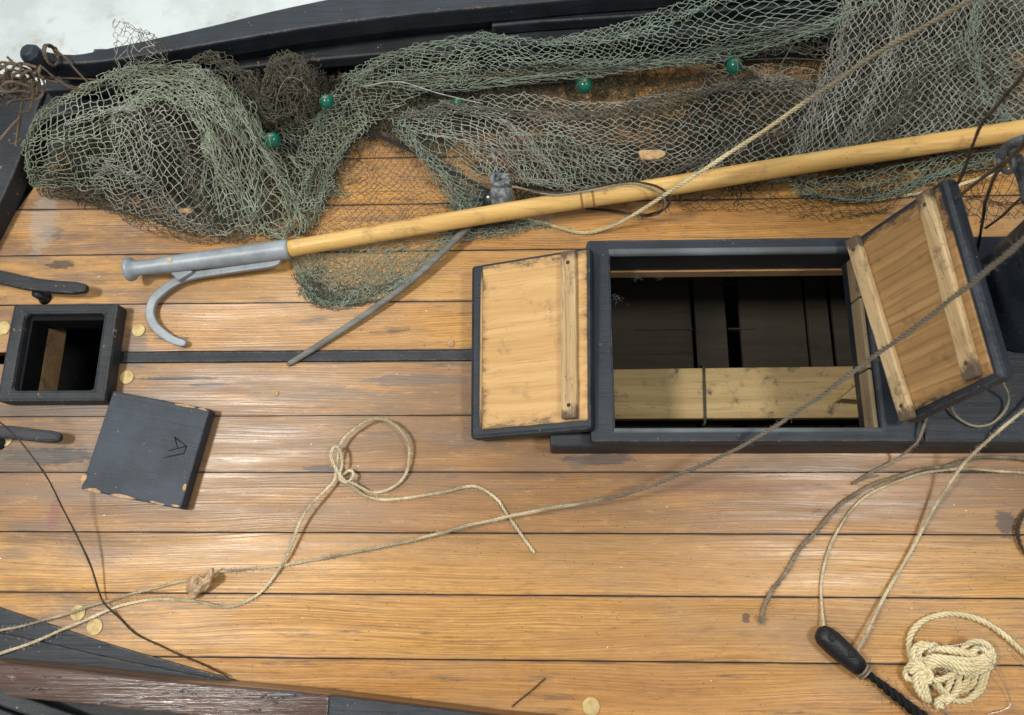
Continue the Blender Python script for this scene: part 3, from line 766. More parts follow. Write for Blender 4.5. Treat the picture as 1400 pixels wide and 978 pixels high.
# scraped edges showing wood
mb = MB()
for (x, y, sx, sy) in ((.018, -.0003, .014, .003), (.06, -.0003, .022, .0025), (.105, -.0003, .012, .002), (.0, .012, .004, .008)):
    n_ = 9; a = np.linspace(0, 2 * math.pi, n_, endpoint=False)
    mb = MB();mb.prism([(x + sx * math.cos(t) * RNG.uniform(.6, 1.1), max(-.0004, y + .002 + sy * math.sin(t) * RNG.uniform(.5, 1.1))) for t in a], .0215, .0223); mb.build('bare_wood_chip', M_CORK, lid, M=1)
for (x, y, sx, sy) in ((W_ * .74, H_ - .002, .020, .0018), (W_ * .93, H_ - .002, .008, .0016), (W_ - .003, .028, .0028, .006), (W_ - .008, .003, .006, .002)):
    a = np.linspace(0, 2 * math.pi, 9, endpoint=False)
    mb = MB(); mb.prism([(x + sx * math.cos(t) * RNG.uniform(.6, 1.1), y + sy * math.sin(t) * RNG.uniform(.5, 1.1)) for t in a], .0215, .0223); mb.build('bare_wood_chip', M_CORK, lid, M=1)
def lidp(px, py): return (P(px, py, .022) - bl * [1, 1, 0]) @ Rm
mb = MB()
for (a, b_) in (((239, 598), (255, 610)), ((255, 610), (229, 617)), ((255, 610), (252, 620)), ((252, 620), (224, 626)), ((239, 598), (243, 613))):
    p, q = lidp(*a), lidp(*b_); dd = (q - p); L = np.linalg.norm(dd); dd /= L; nn = np.array([-dd[1], dd[0], 0]) * .0009
    mb.prism([tuple((p - nn)[:2]), tuple((q - nn * .5)[:2]), tuple((q + nn * .5)[:2]), tuple((p + nn)[:2])], .0216, .02225)
mb.build('carved_mark', simple('carved_groove', (.007, .009, .012), .7, .2, spec=.15), lid, M=1)

# ================================================================ BOATHOOK
pole = thing('boat_hook', P(390, 341, .03) * [1, 1, 0], 'long varnished wooden boat hook with grey metal tip across the net', 'boat hook')
axp = crom([P(392, 341, .034), P(600, 305, .040), P(800, 272, .046), P(900, 257, .05), P(1100, 224, .058), P(1410, 176, .07), P(1600, 147, .078)], n=14)
rr = np.interp(np.linspace(0, 1, len(axp)), [0, .35, .66, 1], [.0118, .0128, .0135, .0138])
mb = MB(); mb.tube(axp, rr, 24)
shaft = mb.build('shaft', M_POLE, pole, smooth=True)
pa = P(800, 272, .046); dr = (P(900, 257, .05) - P(700, 289, .043)); dr /= np.linalg.norm(dr)
mb = MB()
for o_ in (-.006, .010): mb.lathe([(-.0016, .0128), (-.0008, .0138), (.0008, .0138), (.0016, .0128)], pa + dr * o_, dr, 24)
mb.build('node_ring', fibre('node', (.36, .18, .07), (.30, .15, .06)), shaft, smooth=True)
tip0 = P(180, 368, .030); tipd = P(392, 341, .034) - tip0; TL = np.linalg.norm(tipd); tipd /= TL
mb = MB(); mb.lathe([(-.0065, .0145), (-.0055, .0165), (-.002, .0172), (.0015, .016), (.004, .0125), (.010, .0105), (.05, .0115), (.12, .0128), (TL - .001, .0138), (TL + .004, .0136)], tip0, tipd, 28)
sk = mb.build('socket', M_ZINC, pole, smooth=True)
hk = crom([P(385, 354, .027), P(372, 360, .025), P(340, 365, .023), P(300, 371, .020), P(265, 377, .016), P(241, 386, .012), P(223, 398, .010), P(210, 412, .009), P(206, 430, .008), P(213, 447, .008), P(228, 460, .008), P(241, 467, .008), P(255, 471, .008)], n=6)
mb = MB(); T_ = np.gradient(hk, axis=0); T_ /= np.linalg.norm(T_, axis=1)[:, None]; N_ = np.cross([0, 0, 1.], T_); N_ /= np.linalg.norm(N_, axis=1)[:, None]
hw = np.interp(np.linspace(0, 1, len(hk)), [0, .04, .3, .5, .75, .97, 1], [.002, .0062, .0058, .0062, .0060, .0052, .003])[:, None]
mb.strip(hk + N_ * hw + [0, 0, .004], hk - N_ * hw + [0, 0, .004], .008)
mb.build('hook', M_ZINC, pole, smooth=False, bevel=.0018)
mb = MB(); q = [P(228, 367, .02), P(262, 364, .02), P(266, 374, .02), P(246, 386, .02)]; mb.prism([(p[0], p[1]) for p in q], .014, .027); mb.build('hook_root', M_ZINC, pole, bevel=.002)
mb = MB(); mb.box(P(232, 356, .043), (.003, .003, .0006)); mb.build('label_scrap', M_BRASS, sk)

# ================================================================ NET
def smooth_noise(u, v, seed, freq, n=5):
    r_ = np.random.default_rng(seed); out = 0
    for _ in range(n):
        a, b = r_.normal(0, freq, 2); out = out + np.sin(u * a + v * b + r_.uniform(0, 6.28))
    return out / math.sqrt(n / 2) * .7
def grid_eval(G, u, v):
    """bicubic interpolation of control grid G (rows, cols, 3) at u (cols), v (rows) in 0..1"""
    R_, C_, _ = G.shape
    def basis(t, n):
        t = np.clip(t, 0, 1) * (n - 1); i = np.minimum(t.astype(int), n - 2); f = t - i
        idx = np.stack([np.clip(i + k, 0, n - 1) for k in (-1, 0, 1, 2)], -1)
        wt = np.stack([-.5 * f + f * f - .5 * f ** 3, 1 - 2.5 * f * f + 1.5 * f ** 3, .5 * f + 2 * f * f - 1.5 * f ** 3, -.5 * f * f + .5 * f ** 3], -1)
        return idx, wt
    iu, wu = basis(u, C_); iv, wv = basis(v, R_)
    out = np.zeros(u.shape + (3,))
    for a in range(4):
        for b in range(4): out += (wv[..., a] * wu[..., b])[..., None] * G[iv[..., a], iu[..., b]]
    return out
net = MB(); NM = [M_NG, M_NT, M_NGY, M_NB, M_ND, thread('net_lint', (.22, .18, .12), (.17, .14, .095), (.09, .07, .05))]
def topx(a):
    out = np.zeros_like(a)
    d = np.stack([a[..., 0] - 700, 489 - a[..., 1], np.full(a.shape[:-1], -F)], -1) @ R.T
    t = (a[..., 2] - CAM[2]) / d[..., 2]; return CAM + t[..., None] * d
def sheet(ctrl, nu, nv, mi, seed=0, diag=True, warp=.02, pxn=5, zn=.006, rad=.00062, jit=.8, holes_=.0, sag=1.2):
    G = np.array(ctrl, float); rg = np.random.default_rng(seed); rad = rad * .72
    I, J = np.meshgrid(np.arange(nu + 1), np.arange(nv + 1)); u = I / nu; v = J / nv
    wu = u + warp * smooth_noise(u, v, seed + 1, 7) * np.minimum(1, 6 * np.minimum(u, 1 - u)); wv_ = v + warp * 2 * smooth_noise(u, v, seed + 2, 7) * np.minimum(1, 6 * np.minimum(v, 1 - v))
    p = grid_eval(G, wu, wv_)
    p[..., 0] += pxn * smooth_noise(u * 2, v, seed + 3, 8) + rg.normal(0, jit, u.shape)
    p[..., 1] += pxn * smooth_noise(u * 2, v, seed + 4, 8) + rg.normal(0, jit, u.shape)
    p[..., 2] += zn * np.abs(smooth_noise(u * 2, v, seed + 5, 9)) + rg.normal(0, .0006, u.shape)
    p[..., 2] = np.maximum(p[..., 2], .002)
    segs = []
    if diag:
        for di in (1, -1):
            a = p[:-1, :, :]; b = p[1:, :, :]
            if di == 1: A_, B_, I0, J0 = a[:, :-1], b[:, 1:], I[:-1, :-1], J[:-1, :-1]
            else: A_, B_, I0, J0 = a[:, 1:], b[:, :-1], I[:-1, 1:], J[:-1, 1:]
            msk = (I0 + J0) % 2 == 0; segs.append((A_[msk], B_[msk]))
    else:
        segs.append((p[:, :-1].reshape(-1, 3), p[:, 1:].reshape(-1, 3))); segs.append((p[:-1].reshape(-1, 3), p[1:].reshape(-1, 3)))
    A_ = np.vstack([s_[0] for s_ in segs]); B_ = np.vstack([s_[1] for s_ in segs])
    keep = rg.random(len(A_)) > holes_; A_, B_ = A_[keep], B_[keep]
    d = B_ - A_; perp = np.stack([-d[:, 1], d[:, 0], d[:, 2] * 0], 1); perp /= np.linalg.norm(perp, axis=1)[:, None] + 1e-9
    s_ = rg.normal(0, sag, (len(A_), 1))
    q1 = A_ + d * .33 + perp * s_; q2 = A_ + d * .67 + perp * s_
    poly = topx(np.stack([A_, q1, q2, B_], 1))
    net.threads(poly, rad * rg.uniform(.75, 1.25, len(A_)), 4, mi)
    # knots
    kn = p[(I + J) % 2 == 0] if diag else p.reshape(-1, 3)
    k0 = topx(kn); dv = rg.normal(0, 1, k0.shape); dv /= np.linalg.norm(dv, axis=1)[:, None]; dv *= rad * 1.5
    net.threads(np.stack([k0 - dv, k0, k0 + dv], 1), rad * 1.55, 4, mi)
def tangle(cx, cy, rx, ry, z0, z1, n, mi, rad=.0005, ln=14, seed=0, rot=0, curl=2.5):
    rg = np.random.default_rng(seed); K = 9
    a = rg.uniform(0, 6.28, n); r_ = np.sqrt(rg.random(n)); x = r_ * np.cos(a) * rx; y = r_ * np.sin(a) * ry
    c_, s_ = math.cos(rot), math.sin(rot)
    p = np.stack([cx + x * c_ - y * s_, cy + x * s_ + y * c_, z0 + (z1 - z0) * rg.random(n) * (1 - r_ * .7)], 1)
    th = rg.uniform(0, 6.28, n); out = [p]
    for k in range(K - 1):
        th = th + rg.normal(0, curl / 3, n); st = np.stack([np.cos(th), np.sin(th)], 1) * (ln / K * 1.6)
        p = p.copy(); p[:, :2] += st; p[:, 2] = np.clip(p[:, 2] + rg.normal(0, .002, n), .0015, None); out.append(p)
    net.threads(topx(np.stack(out, 1)), rad * rg.uniform(.7, 1.3, n), 3, mi)

# ---- left heap (several thick layers)
LZ = .02
sheet([[(60, 225, .01), (130, 165, .02), (230, 140, .03), (330, 120, .03), (420, 120, .02)],
       [(55, 245, .008), (130, 215, .02), (230, 200, .03), (330, 190, .03), (430, 180, .02)],
       [(60, 262, .005), (140, 250, .015), (230, 255, .02), (330, 250, .02), (430, 230, .01)],
       [(100, 265, .003), (165, 290, .008), (235, 320, .008), (340, 310, .006), (430, 290, .003)]], 70, 34, 4, 101, warp=.05, pxn=7, rad=.0006)
sheet([[(60, 215, .02), (130, 160, .03), (230, 130, .035), (330, 115, .035), (400, 120, .02)],
       [(60, 240, .015), (130, 200, .03), (230, 190, .04), (330, 190, .03), (430, 185, .02)],
       [(75, 262, .01), (140, 245, .02), (230, 260, .025), (330, 255, .02), (425, 240, .01)],
       [(110, 268, .004), (165, 285, .008), (235, 312, .01), (320, 318, .008), (400, 300, .004)]], 62, 30, 3, 102, warp=.05, pxn=8, rad=.0006)
# top face of the heap: rolled pocket at far left, bright mint threads
sheet([[(38, 175, .07), (60, 150, .09), (95, 125, .10), (130, 105, .10), (160, 95, .10)],
       [(36, 192, .085), (62, 180, .105), (100, 165, .11), (140, 150, .11), (175, 140, .11)],
       [(34, 215, .075), (65, 205, .10), (105, 195, .105), (145, 180, .10), (185, 165, .10)],
       [(40, 238, .05), (75, 232, .075), (115, 222, .08), (155, 212, .085), (200, 200, .085)],
       [(48, 252, .02), (85, 256, .035), (120, 262, .05), (165, 255, .06), (210, 245, .06)]], 18, 20, 0, 103, diag=False, warp=.02, pxn=2.5, rad=.00085, jit=.7)
sheet([[(150, 108, .10), (190, 96, .11), (240, 96, .11), (290, 105, .10), (330, 140, .08)],
       [(155, 145, .10), (195, 140, .12), (245, 140, .12), (300, 160, .10), (345, 195, .07)],
       [(150, 195, .09), (195, 195, .11), (245, 200, .11), (300, 215, .09), (350, 240, .06)],
       [(130, 245, .06), (185, 252, .08), (240, 262, .08), (300, 275, .06), (350, 290, .04)],
       [(120, 262, .03), (175, 290, .035), (235, 310, .03), (290, 318, .02), (345, 318, .01)]], 36, 38, 2, 104, warp=.03, pxn=3.5, rad=.0008)
sheet([[(170, 92, .115), (230, 88, .12), (290, 108, .11), (340, 150, .09), (360, 190, .07)],
       [(200, 110, .12), (250, 110, .125), (305, 140, .11), (350, 185, .08), (375, 225, .05)],
       [(240, 130, .12), (280, 140, .12), (320, 180, .10), (365, 225, .07), (395, 260, .03)],
       [(280, 200, .10), (300, 225, .09), (335, 260, .07), (375, 285, .04), (415, 310, .012)],
       [(270, 260, .08), (300, 290, .06), (330, 310, .03), (370, 325, .02), (400, 335, .01)]], 34, 36, 0, 105, warp=.03, pxn=4, rad=.00085)
sheet([[(155, 100, .10), (200, 92, .12), (270, 95, .12), (300, 110, .11), (320, 130, .10)],
       [(170, 122, .115), (215, 112, .13), (265, 120, .13), (300, 140, .12), (330, 165, .10)],
       [(180, 140, .12), (225, 135, .13), (262, 148, .13), (300, 170, .12), (335, 200, .09)]], 26, 14, 0, 106, diag=False, warp=.03, pxn=3, rad=.0008)
# stiff fringe standing up over the rail
sheet([[(155, 28, .19), (170, 26, .20), (190, 38, .19), (205, 45, .18)],
       [(158, 60, .17), (172, 58, .18), (190, 62, .17), (220, 70, .16)],
       [(158, 98, .12), (175, 100, .13), (195, 96, .13), (235, 100, .12)]], 12, 13, 2, 107, warp=.05, pxn=2.5, rad=.0006, holes_=.12)
sheet([[(185, 52, .16), (205, 45, .17), (222, 58, .16)], [(180, 80, .14), (210, 65, .15), (232, 85, .14)], [(185, 100, .12), (215, 95, .13), (240, 108, .12)]], 9, 9, 3, 108, pxn=3, rad=.0006)
# brown dense hump
sheet([[(250, 92, .10), (285, 74, .11), (325, 90, .10), (360, 110, .08)], [(260, 120, .10), (300, 105, .12), (340, 120, .10), (365, 140, .08)],
       [(290, 160, .08), (320, 155, .09), (345, 160, .08), (370, 170, .06)]], 30, 18, 3, 109, warp=.05, pxn=4, rad=.00075)
sheet([[(362, 100, .09), (378, 80, .11), (405, 78, .11), (425, 95, .09)], [(358, 130, .09), (380, 115, .11), (410, 112, .11), (432, 130, .08)],
       [(365, 165, .07), (388, 165, .08), (410, 162, .08), (432, 160, .05)]], 22, 24, 3, 110, warp=.06, pxn=4, rad=.00075)
tangle(345, 145, 75, 38, .02, .09, 700, 3, .0006, 26, 1, .25); tangle(345, 150, 80, 40, .005, .06, 500, 4, .0006, 30, 2, .25)
tangle(230, 215, 140, 58, .003, .04, 900, 4, .0005, 24, 3, .25); tangle(215, 235, 110, 42, .003, .03, 420, 3, .0005, 22, 4, .25); tangle(300, 290, 80, 22, .003, .012, 300, 0, .00045, 20, 41, .15)
tangle(150, 200, 95, 45, .01, .06, 350, 4, .0006, 26, 31, -.4)
tangle(395, 100, 34, 28, .03, .11, 260, 3, .0006, 24, 5)
# ---- middle lower: green mass left of the pole and thin veil on the deck
sheet([[(330, 170, .05), (400, 165, .04), (450, 150, .04), (490, 130, .04)], [(345, 225, .045), (410, 215, .035), (450, 190, .03), (500, 160, .03)],
       [(355, 270, .03), (410, 265, .025), (440, 235, .02), (470, 200, .02)], [(370, 320, .01), (400, 320, .008), (430, 300, .006), (440, 260, .006)]], 26, 26, 0, 111, diag=False, warp=.04, pxn=4, rad=.0007)
sheet([[(330, 150, .03), (400, 150, .03), (450, 130, .03), (520, 110, .03)], [(345, 225, .03), (410, 215, .03), (450, 190, .02), (500, 160, .02)],
       [(350, 270, .02), (410, 270, .02), (440, 235, .012), (470, 210, .01)], [(360, 325, .006), (390, 325, .006), (430, 305, .004), (450, 260, .004)]], 44, 40, 3, 112, warp=.05, pxn=6, rad=.00055)
tangle(455, 165, 60, 42, .004, .05, 480, 3, .0005, 26, 6, -.5); tangle(500, 130, 90, 40, .004, .05, 420, 3, .0005, 26, 7, -.3)
tangle(430, 230, 45, 60, .003, .02, 260, 0, .0005, 22, 8, .2)
sheet([[(430, 200, .006), (500, 175, .008), (580, 165, .01), (650, 200, .01)], [(425, 245, .004), (500, 225, .006), (580, 230, .006), (660, 260, .008)],
       [(420, 290, .003), (490, 280, .004), (570, 280, .004), (650, 290, .006)], [(410, 340, .003), (480, 335, .003), (560, 330, .003), (640, 320, .004)]], 46, 34, 3, 113, warp=.02, pxn=4, rad=.00048, jit=.5)
# arch of net coming down from the upper band to the left mass
sheet([[(640, 52, .06), (560, 66, .06), (500, 95, .055), (455, 130, .05), (425, 175, .045), (405, 215, .04)], [(650, 80, .05), (575, 95, .05), (520, 122, .05), (480, 155, .045), (450, 195, .035), (430, 235, .03)],
       [(650, 110, .03), (590, 122, .03), (540, 145, .03), (500, 175, .03), (470, 215, .02), (452, 250, .015)]], 60, 16, 0, 140, warp=.03, pxn=4, rad=.0007)
sheet([[(650, 60, .03), (560, 76, .03), (500, 100, .03), (455, 140, .03), (425, 180, .03), (400, 220, .03)], [(650, 85, .03), (575, 100, .03), (520, 128, .03), (480, 160, .025), (450, 200, .02), (430, 240, .02)],
       [(655, 130, .01), (600, 140, .01), (550, 160, .01), (505, 185, .01), (475, 222, .01), (455, 260, .008)]], 56, 18, 3, 141, warp=.05, pxn=6, rad=.0006)
sheet([[(500, 130, .012), (560, 122, .012), (640, 120, .012), (720, 118, .012)], [(500, 155, .01), (570, 160, .01), (640, 155, .01), (730, 140, .01)], [(500, 185, .006), (580, 190, .006), (650, 180, .006), (740, 165, .006)]], 60, 20, 3, 142, warp=.05, pxn=6, rad=.0006)
sheet([[(660, 120, .006), (800, 112, .006), (960, 104, .006), (1140, 96, .008)], [(660, 145, .006), (800, 140, .006), (960, 130, .006), (1140, 125, .008)]], 110, 8, 3, 143, warp=.04, pxn=5, rad=.0005)
tangle(760, 128, 200, 14, .002, .008, 180, 5, .0004, 24, 42, -.07); tangle(1000, 112, 140, 12, .002, .008, 120, 5, .0004, 24, 43, -.05); tangle(590, 160, 110, 32, .002, .012, 420, 5, .0004, 22, 44, -.1)
# ---- flap below the pole
sheet([[(395, 345, .014), (470, 340, .014), (550, 332, .014), (635, 318, .016)], [(402, 368, .012), (465, 372, .008), (535, 358, .010), (605, 340, .016)],
       [(415, 392, .010), (465, 396, .006), (525, 382, .008), (578, 362, .014)], [(428, 414, .004), (458, 418, .005), (508, 406, .006), (552, 386, .012)]], 38, 18, 1, 114, warp=.04, pxn=3, rad=.00072)
sheet([[(395, 352, .006), (440, 350, .006), (500, 345, .006), (560, 340, .006)], [(408, 380, .006), (440, 385, .006), (500, 380, .006), (550, 372, .006)],
       [(428, 412, .003), (450, 418, .004), (500, 408, .003), (545, 390, .003)]], 34, 16, 0, 115, warp=.06, pxn=4, rad=.0006)
sheet([[(402, 372, .010), (425, 380, .010), (450, 396, .010), (500, 392, .010), (545, 378, .010)], [(425, 408, .003), (440, 417, .004), (465, 418, .004), (510, 407, .003), (550, 390, .003)]], 44, 9, 3, 145, warp=.06, pxn=4, rad=.0006)
tangle(450, 402, 40, 9, .002, .008, 70, 1, .0004, 14, 9, .1); tangle(425, 385, 12, 24, .002, .010, 40, 1, .0004, 14, 10, .2)
# strip of gathered net running diagonally to the weights
sheet([[(535, 165, .03), (565, 150, .03), (600, 150, .03)], [(565, 200, .025), (595, 190, .025), (640, 195, .02)], [(600, 240, .02), (625, 235, .02), (670, 235, .02)],
       [(625, 285, .02), (650, 275, .02), (680, 262, .02)], [(620, 310, .01), (650, 308, .01), (690, 300, .01)]], 14, 36, 1, 116, warp=.03, pxn=3, rad=.00065)
tangle(645, 282, 26, 20, .004, .025, 300, 1, .0004, 14, 11, .4); tangle(600, 225, 12, 55, .004, .02, 160, 3, .0004, 16, 12, -.6)
sheet([[(610, 250, .02), (650, 250, .02), (700, 250, .02)], [(615, 285, .02), (650, 285, .02), (700, 280, .02)], [(610, 318, .008), (660, 315, .008), (720, 305, .008)]], 26, 18, 3, 146, warp=.06, pxn=4, rad=.0006)
tangle(670, 312, 60, 5, .003, .010, 110, 1, .0004, 14, 13, -.15)
sheet([[(600, 320, .01), (660, 312, .01), (720, 302, .01), (760, 295, .01)], [(600, 330, .004), (660, 328, .004), (700, 320, .004), (750, 308, .004)]], 30, 7, 1, 117, pxn=2, rad=.0006)
# ---- upper band: big green mesh over the bulwark
sheet([[(470, 105, .05), (540, 75, .07), (640, 50, .08), (740, 55, .08), (820, 40, .09), (900, 10, .10), (1000, -10, .11), (1170, -20, .12)],
       [(490, 120, .05), (560, 95, .07), (650, 70, .08), (740, 72, .08), (830, 60, .09), (910, 35, .10), (1010, 20, .11), (1165, 0, .12)],
       [(520, 125, .04), (590, 108, .06), (660, 92, .07), (745, 90, .07), (830, 82, .08), (920, 65, .08), (1020, 45, .10), (1160, 20, .10)],
       [(560, 125, .03), (620, 118, .04), (680, 108, .04), (750, 104, .04), (830, 98, .05), (930, 85, .05), (1040, 62, .06), (1150, 45, .08)]], 92, 22, 1, 118, warp=.018, pxn=3.5, rad=.0008)
sheet([[(480, 105, .03), (560, 80, .05), (660, 60, .05), (760, 70, .05), (860, 40, .06), (960, 0, .08), (1060, -15, .08), (1170, -20, .09)],
       [(520, 120, .02), (600, 105, .04), (680, 90, .04), (760, 90, .04), (860, 75, .04), (960, 50, .05), (1060, 30, .06), (1165, 20, .07)],
       [(560, 128, .01), (630, 118, .02), (690, 110, .02), (760, 105, .02), (860, 98, .02), (960, 85, .02), (1070, 75, .03), (1160, 65, .05)]], 110, 26, 4, 119, warp=.03, pxn=6, rad=.0006)
sheet([[(700, 100, .03), (800, 92, .03), (900, 80, .04), (1000, 60, .06), (1080, 40, .08), (1165, 30, .08)],
       [(700, 108, .02), (800, 102, .02), (900, 95, .03), (1000, 80, .05), (1080, 70, .06), (1160, 65, .06)]], 60, 6, 3, 120, warp=.04, pxn=4, rad=.0007)
sheet([[(960, 40, .03), (1030, 25, .03), (1100, 30, .04), (1170, 30, .04)], [(980, 80, .02), (1040, 72, .02), (1100, 75, .03), (1170, 80, .03)]], 44, 12, 2, 121, warp=.05, pxn=4, rad=.0006)
tangle(700, 118, 160, 10, .003, .014, 220, 3, .0005, 30, 14, -.06); tangle(1060, 65, 90, 20, .003, .03, 240, 4, .0006, 26, 15, -.1)
tangle(850, 105, 200, 9, .002, .008, 120, 3, .0004, 28, 33, -.07)
# ---- middle band: grey mesh
sheet([[(530, 160, .02), (620, 135, .03), (720, 130, .03), (820, 140, .035), (920, 125, .035), (1020, 110, .035), (1120, 115, .04)],
       [(560, 175, .03), (640, 160, .03), (730, 160, .035), (820, 165, .04), (920, 155, .045), (1020, 140, .04), (1110, 150, .04)],
       [(600, 190, .02), (670, 185, .025), (740, 190, .035), (830, 195, .05), (930, 185, .055), (1020, 175, .05), (1100, 185, .04)],
       [(650, 215, .015), (700, 215, .02), (760, 220, .035), (840, 225, .05), (930, 220, .05), (1010, 215, .045), (1090, 225, .04)],
       [(670, 240, .012), (710, 250, .015), (770, 258, .02), (850, 260, .025), (930, 250, .03), (1010, 245, .03), (1080, 240, .03)]], 84, 32, 2, 122, warp=.02, pxn=4, rad=.00075)
sheet([[(530, 150, .01), (620, 138, .015), (720, 135, .015), (820, 140, .015), (920, 130, .015), (1020, 118, .02), (1120, 120, .02)],
       [(590, 180, .01), (670, 170, .015), (740, 180, .015), (830, 185, .02), (930, 175, .02), (1020, 165, .02), (1110, 165, .02)],
       [(640, 215, .006), (700, 215, .01), (760, 220, .012), (840, 225, .015), (930, 220, .015), (1010, 215, .015), (1090, 215, .015)],
       [(670, 245, .006), (710, 255, .006), (770, 262, .006), (850, 262, .01), (930, 250, .01), (1010, 245, .012), (1080, 240, .012)]], 104, 38, 4, 123, warp=.04, pxn=7, rad=.00058)
sheet([[(620, 140, .01), (720, 128, .015), (820, 138, .015), (920, 125, .015), (1020, 108, .02), (1140, 112, .02)],
       [(650, 195, .01), (740, 190, .015), (830, 195, .02), (930, 185, .02), (1020, 175, .02), (1110, 175, .02)],
       [(690, 245, .006), (770, 252, .006), (850, 255, .01), (930, 245, .01), (1010, 240, .012), (1080, 235, .012)]], 92, 32, 3, 124, warp=.05, pxn=8, rad=.0006)
# teal patch left of centre
sheet([[(680, 185, .04), (740, 182, .045), (800, 195, .05), (850, 205, .05)], [(700, 215, .035), (750, 215, .045), (800, 225, .045), (860, 235, .04)],
       [(720, 250, .02), (770, 255, .03), (810, 262, .03), (870, 262, .02)]], 17, 9, 1, 125, diag=False, warp=.02, pxn=2.5, rad=.0008)
# fuzzy upper edge of the grey band
sheet([[(960, 100, .02), (1030, 95, .02), (1090, 100, .02), (1150, 115, .03)], [(960, 130, .02), (1030, 128, .02), (1090, 130, .02), (1150, 150, .03)]], 40, 14, 2, 126, warp=.06, pxn=5, rad=.0006)
tangle(900, 235, 190, 26, .004, .02, 380, 4, .0006, 28, 16, -.05); tangle(1030, 170, 100, 50, .004, .03, 420, 4, .0006, 28, 17, 0)
tangle(850, 190, 120, 40, .004, .02, 200, 4, .0005, 28, 34, 0)
tangle(640, 150, 80, 22, .004, .02, 360, 3, .0005, 24, 18, 0); tangle(590, 165, 60, 30, .004, .02, 260, 3, .0005, 24, 19, -.3)
tangle(770, 262, 80, 6, .004, .016, 200, 4, .0004, 20, 20, -.08)
# ---- right mass
sheet([[(1165, -20, .12), (1230, -25, .14), (1300, -25, .15), (1370, -25, .15), (1450, -25, .15)],
       [(1150, 40, .10), (1215, 35, .12), (1290, 35, .13), (1360, 35, .13), (1450, 35, .13)],
       [(1130, 100, .07), (1200, 95, .09), (1280, 95, .10), (1360, 90, .10), (1450, 95, .10)],
       [(1105, 160, .05), (1180, 160, .07), (1270, 150, .07), (1350, 145, .07), (1450, 140, .07)],
       [(1080, 225, .03), (1160, 225, .04), (1250, 205, .045), (1350, 190, .04), (1450, 175, .04)]], 58, 44, 2, 127, warp=.018, pxn=4, rad=.00088)
sheet([[(1165, -20, .09), (1230, -25, .11), (1300, -25, .12), (1370, -25, .12), (1450, -25, .12)],
       [(1145, 60, .06), (1215, 60, .08), (1290, 60, .09), (1360, 60, .09), (1450, 60, .09)],
       [(1120, 140, .04), (1190, 135, .05), (1280, 125, .06), (1360, 120, .06), (1450, 120, .06)],
       [(1080, 230, .02), (1160, 228, .03), (1250, 205, .03), (1350, 190, .03), (1450, 175, .03)]], 76, 58, 3, 128, warp=.04, pxn=7, rad=.0007)
sheet([[(1165, -20, .05), (1230, -25, .07), (1300, -25, .08), (1370, -25, .08), (1450, -25, .08)],
       [(1145, 60, .03), (1215, 60, .04), (1290, 60, .05), (1360, 60, .05), (1450, 60, .05)],
       [(1120, 140, .02), (1190, 135, .03), (1280, 125, .03), (1360, 120, .03), (1450, 120, .03)],
       [(1090, 230, .006), (1160, 225, .01), (1250, 205, .01), (1350, 190, .01), (1450, 175, .01)]], 90, 66, 4, 129, warp=.05, pxn=8, rad=.0007)
sheet([[(1250, 60, .08), (1310, 50, .09), (1380, 60, .09), (1450, 60, .09)], [(1230, 130, .05), (1300, 120, .06), (1380, 125, .06), (1450, 125, .06)], [(1210, 200, .03), (1290, 190, .04), (1370, 180, .04), (1450, 170, .04)]], 40, 28, 1, 130, warp=.04, pxn=5, rad=.0007)
tangle(1250, 110, 130, 95, .003, .04, 1300, 4, .0007, 30, 21, -.3); tangle(1180, 170, 90, 60, .003, .03, 500, 3, .0006, 26, 22, -.3)
# ---- below the pole on the right
sheet([[(1085, 245, .02), (1150, 238, .03), (1220, 225, .03), (1300, 210, .03), (1390, 198, .03)], [(1082, 258, .02), (1150, 255, .03), (1220, 245, .03), (1290, 225, .03), (1380, 212, .02)],
       [(1095, 270, .01), (1150, 274, .012), (1220, 268, .012), (1270, 250, .012), (1370, 225, .01)]], 52, 11, 1, 131, warp=.03, pxn=3, rad=.00075)
sheet([[(1090, 248, .01), (1160, 240, .01), (1230, 228, .01), (1300, 215, .01), (1380, 205, .01)], [(1100, 272, .006), (1160, 276, .006), (1230, 266, .006), (1280, 245, .006), (1370, 235, .006)]], 60, 12, 4, 132, warp=.05, pxn=4, rad=.0006)
sheet([[(930, 268, .006), (1000, 262, .006), (1080, 262, .006), (1160, 275, .006), (1230, 265, .006)], [(930, 284, .003), (1000, 290, .003), (1080, 298, .003), (1140, 302, .003), (1210, 292, .003)]], 42, 7, 4, 133, warp=.03, pxn=4, rad=.0005)
sheet([[(1250, 235, .01), (1310, 225, .012), (1400, 215, .01)], [(1290, 262, .006), (1330, 265, .008), (1410, 260, .006)], [(1310, 290, .003), (1340, 298, .003), (1410, 300, .003)]], 26, 14, 4, 134, warp=.05, pxn=5, rad=.0006)
def ridge(path, wd, n, mi, seed, rad=.0006, nv=7):
    """gathered fold: the mesh bunched into a narrow band along a path"""
    p = crom(path, n=4); T = np.gradient(p[:, :2], axis=0); T /= np.linalg.norm(T, axis=1)[:, None]; N_ = np.stack([-T[:, 1], T[:, 0]], 1)
    w_ = wd * (1 + .35 * np.sin(np.arange(len(p)) * 1.3 + seed))[:, None]
    rows = []
    for k, dz in ((-1, -.006), (0, .004), (1, -.006)):
        q = p.copy(); q[:, :2] += N_ * w_ * k; q[:, 2] += dz; rows.append([tuple(r) for r in q])
    sheet(rows, n, nv, mi, seed, warp=.03, pxn=1.5, zn=.003, rad=rad, jit=.9)
